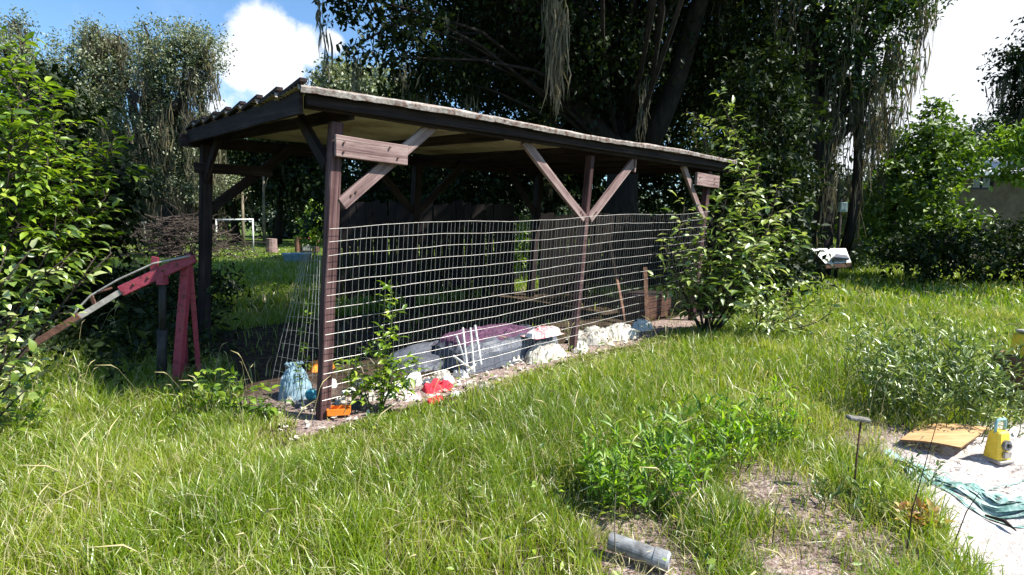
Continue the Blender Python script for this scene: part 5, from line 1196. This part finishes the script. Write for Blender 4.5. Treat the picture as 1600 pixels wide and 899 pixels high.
weed_patch('tall narrow leaved weed above the bare soil mound', 1190, 705, 30, .34, .46, 'narrow', 'leaf_weed_one', 'leaf_weed_at', .065, .08, 18, .025, 200)
weed_patch('largest grey green weed thicket behind the plywood sheet', 1465, 655, 80, .66, .82, 'narrow', 'leaf_pale_one', 'leaf_mid_at', .075, .11, 16, .03, 300)
weed_patch('grey green weed thicket left of the largest thicket', 1400, 620, 50, .55, .72, 'narrow', 'leaf_pale_one', 'leaf_mid_at', .075, .11, 15, .03, 260)
weed_patch('weed thicket between the largest thicket and the dark crate', 1510, 632, 46, .42, .66, 'narrow', 'leaf_pale_one', 'leaf_mid_at', .075, .11, 15, .03, 260)
weed_patch('weed tuft at the foot of the thin rusty stake', 1330, 810, 16, .22, .22, 'narrow', 'leaf_mid_one', 'leaf_mid_at', .06, .06, 18, .025, 160)
weed_patch('low weed tuft between rusty stake and sand', 1400, 760, 16, .24, .22, 'narrow', 'leaf_mid_one', 'leaf_mid_at', .06, .06, 16, .025, 140)
weed_patch('small dried orange brown plant near the sand edge', 1425, 835, 8, .12, .16, 'oval', 'dry_leaf', 'dry_leaf', .07, .05, 16, .04, 60, name='dried_plant', cat='plant', group=None)
weed_patch('broad leaved low weed at the lower left edge below the near bush', 25, 680, 14, .35, .40, 'broad', 'leaf_bright_one', 'leaf_bright_at', .07, .12, 13, .045, 160)
# dry seed stalks
for k, (x0, y0, pts_, lb) in enumerate(((122, 645, ((110, 600), (106, 588), (114, 572)), 'pale dry forked grass stalk in front of the dark shade, left one'), (203, 640, ((205, 610), (216, 580), (222, 572)), 'pale dry grass stalk in front of the red hoist'),
                                        (1205, 865, ((1212, 800), (1222, 770)), 'dark thin stem leaning over the bare soil'), (1130, 845, ((1110, 790), (1060, 700), (995, 760)), 'long arching grass stalk right of the grey pipe'),
                                        (1415, 880, ((1425, 800), (1440, 745), (1470, 640)), 'tall bare stem in front of the plywood'), (1480, 870, ((1510, 800), (1530, 770)), 'bare stem leaning right over the netting'),
                                        (962, 890, ((960, 800), (962, 770)), 'upright green stem at the left side of the pipe'))):
    b_ = OG(x0, y0); Ys = b_.y
    pts = [b_ - Vector((0, 0, .03))] + [P(x_, y_, Ys) for x_, y_ in pts_]
    # smooth
    sp = []
    for i in range(len(pts) - 1):
        for q_ in range(4): sp.append(pts[i].lerp(pts[i + 1], q_ / 4))
    sp.append(pts[-1]); n_ = len(sp)
    tag(MB().tube(sp, [.0032 * (1 - .6 * i / n_) for i in range(n_)], 5).build('grass_stalk', M['pale_bark'] if k not in (2, 4, 5) else M['twig'], None, True), lb, 'stalk', 'dry stalks standing above the grass')
# dead twigs and straw on the bare soil and sand
lm = MB()
for k in range(700):
    for _ in range(8):
        x_, y_ = random.uniform(.2, 3.4), random.uniform(1.7, 4.6)
        if dirt_mask(np.array([x_]), np.array([y_]))[0] > .25 or random.random() < .03 * (sand_mask(np.array([x_]), np.array([y_]))[0] > .5): break
    else: continue
    z_ = Hs(x_, y_) + .006; a_ = random.random() * pi; l_ = random.uniform(.02, .09)
    lm.tube([(x_, y_, z_), (x_ + cos(a_) * l_ * .5, y_ + sin(a_) * l_ * .5, z_ + random.uniform(0, .012)), (x_ + cos(a_ + .3) * l_, y_ + sin(a_ + .3) * l_, z_)], [.0018, .0016, .001], 3, False)
tag(lm.build('ground_litter', M['pale_bark']), 'short dead twigs and straw scattered over the bare soil', 'litter', kind='stuff')
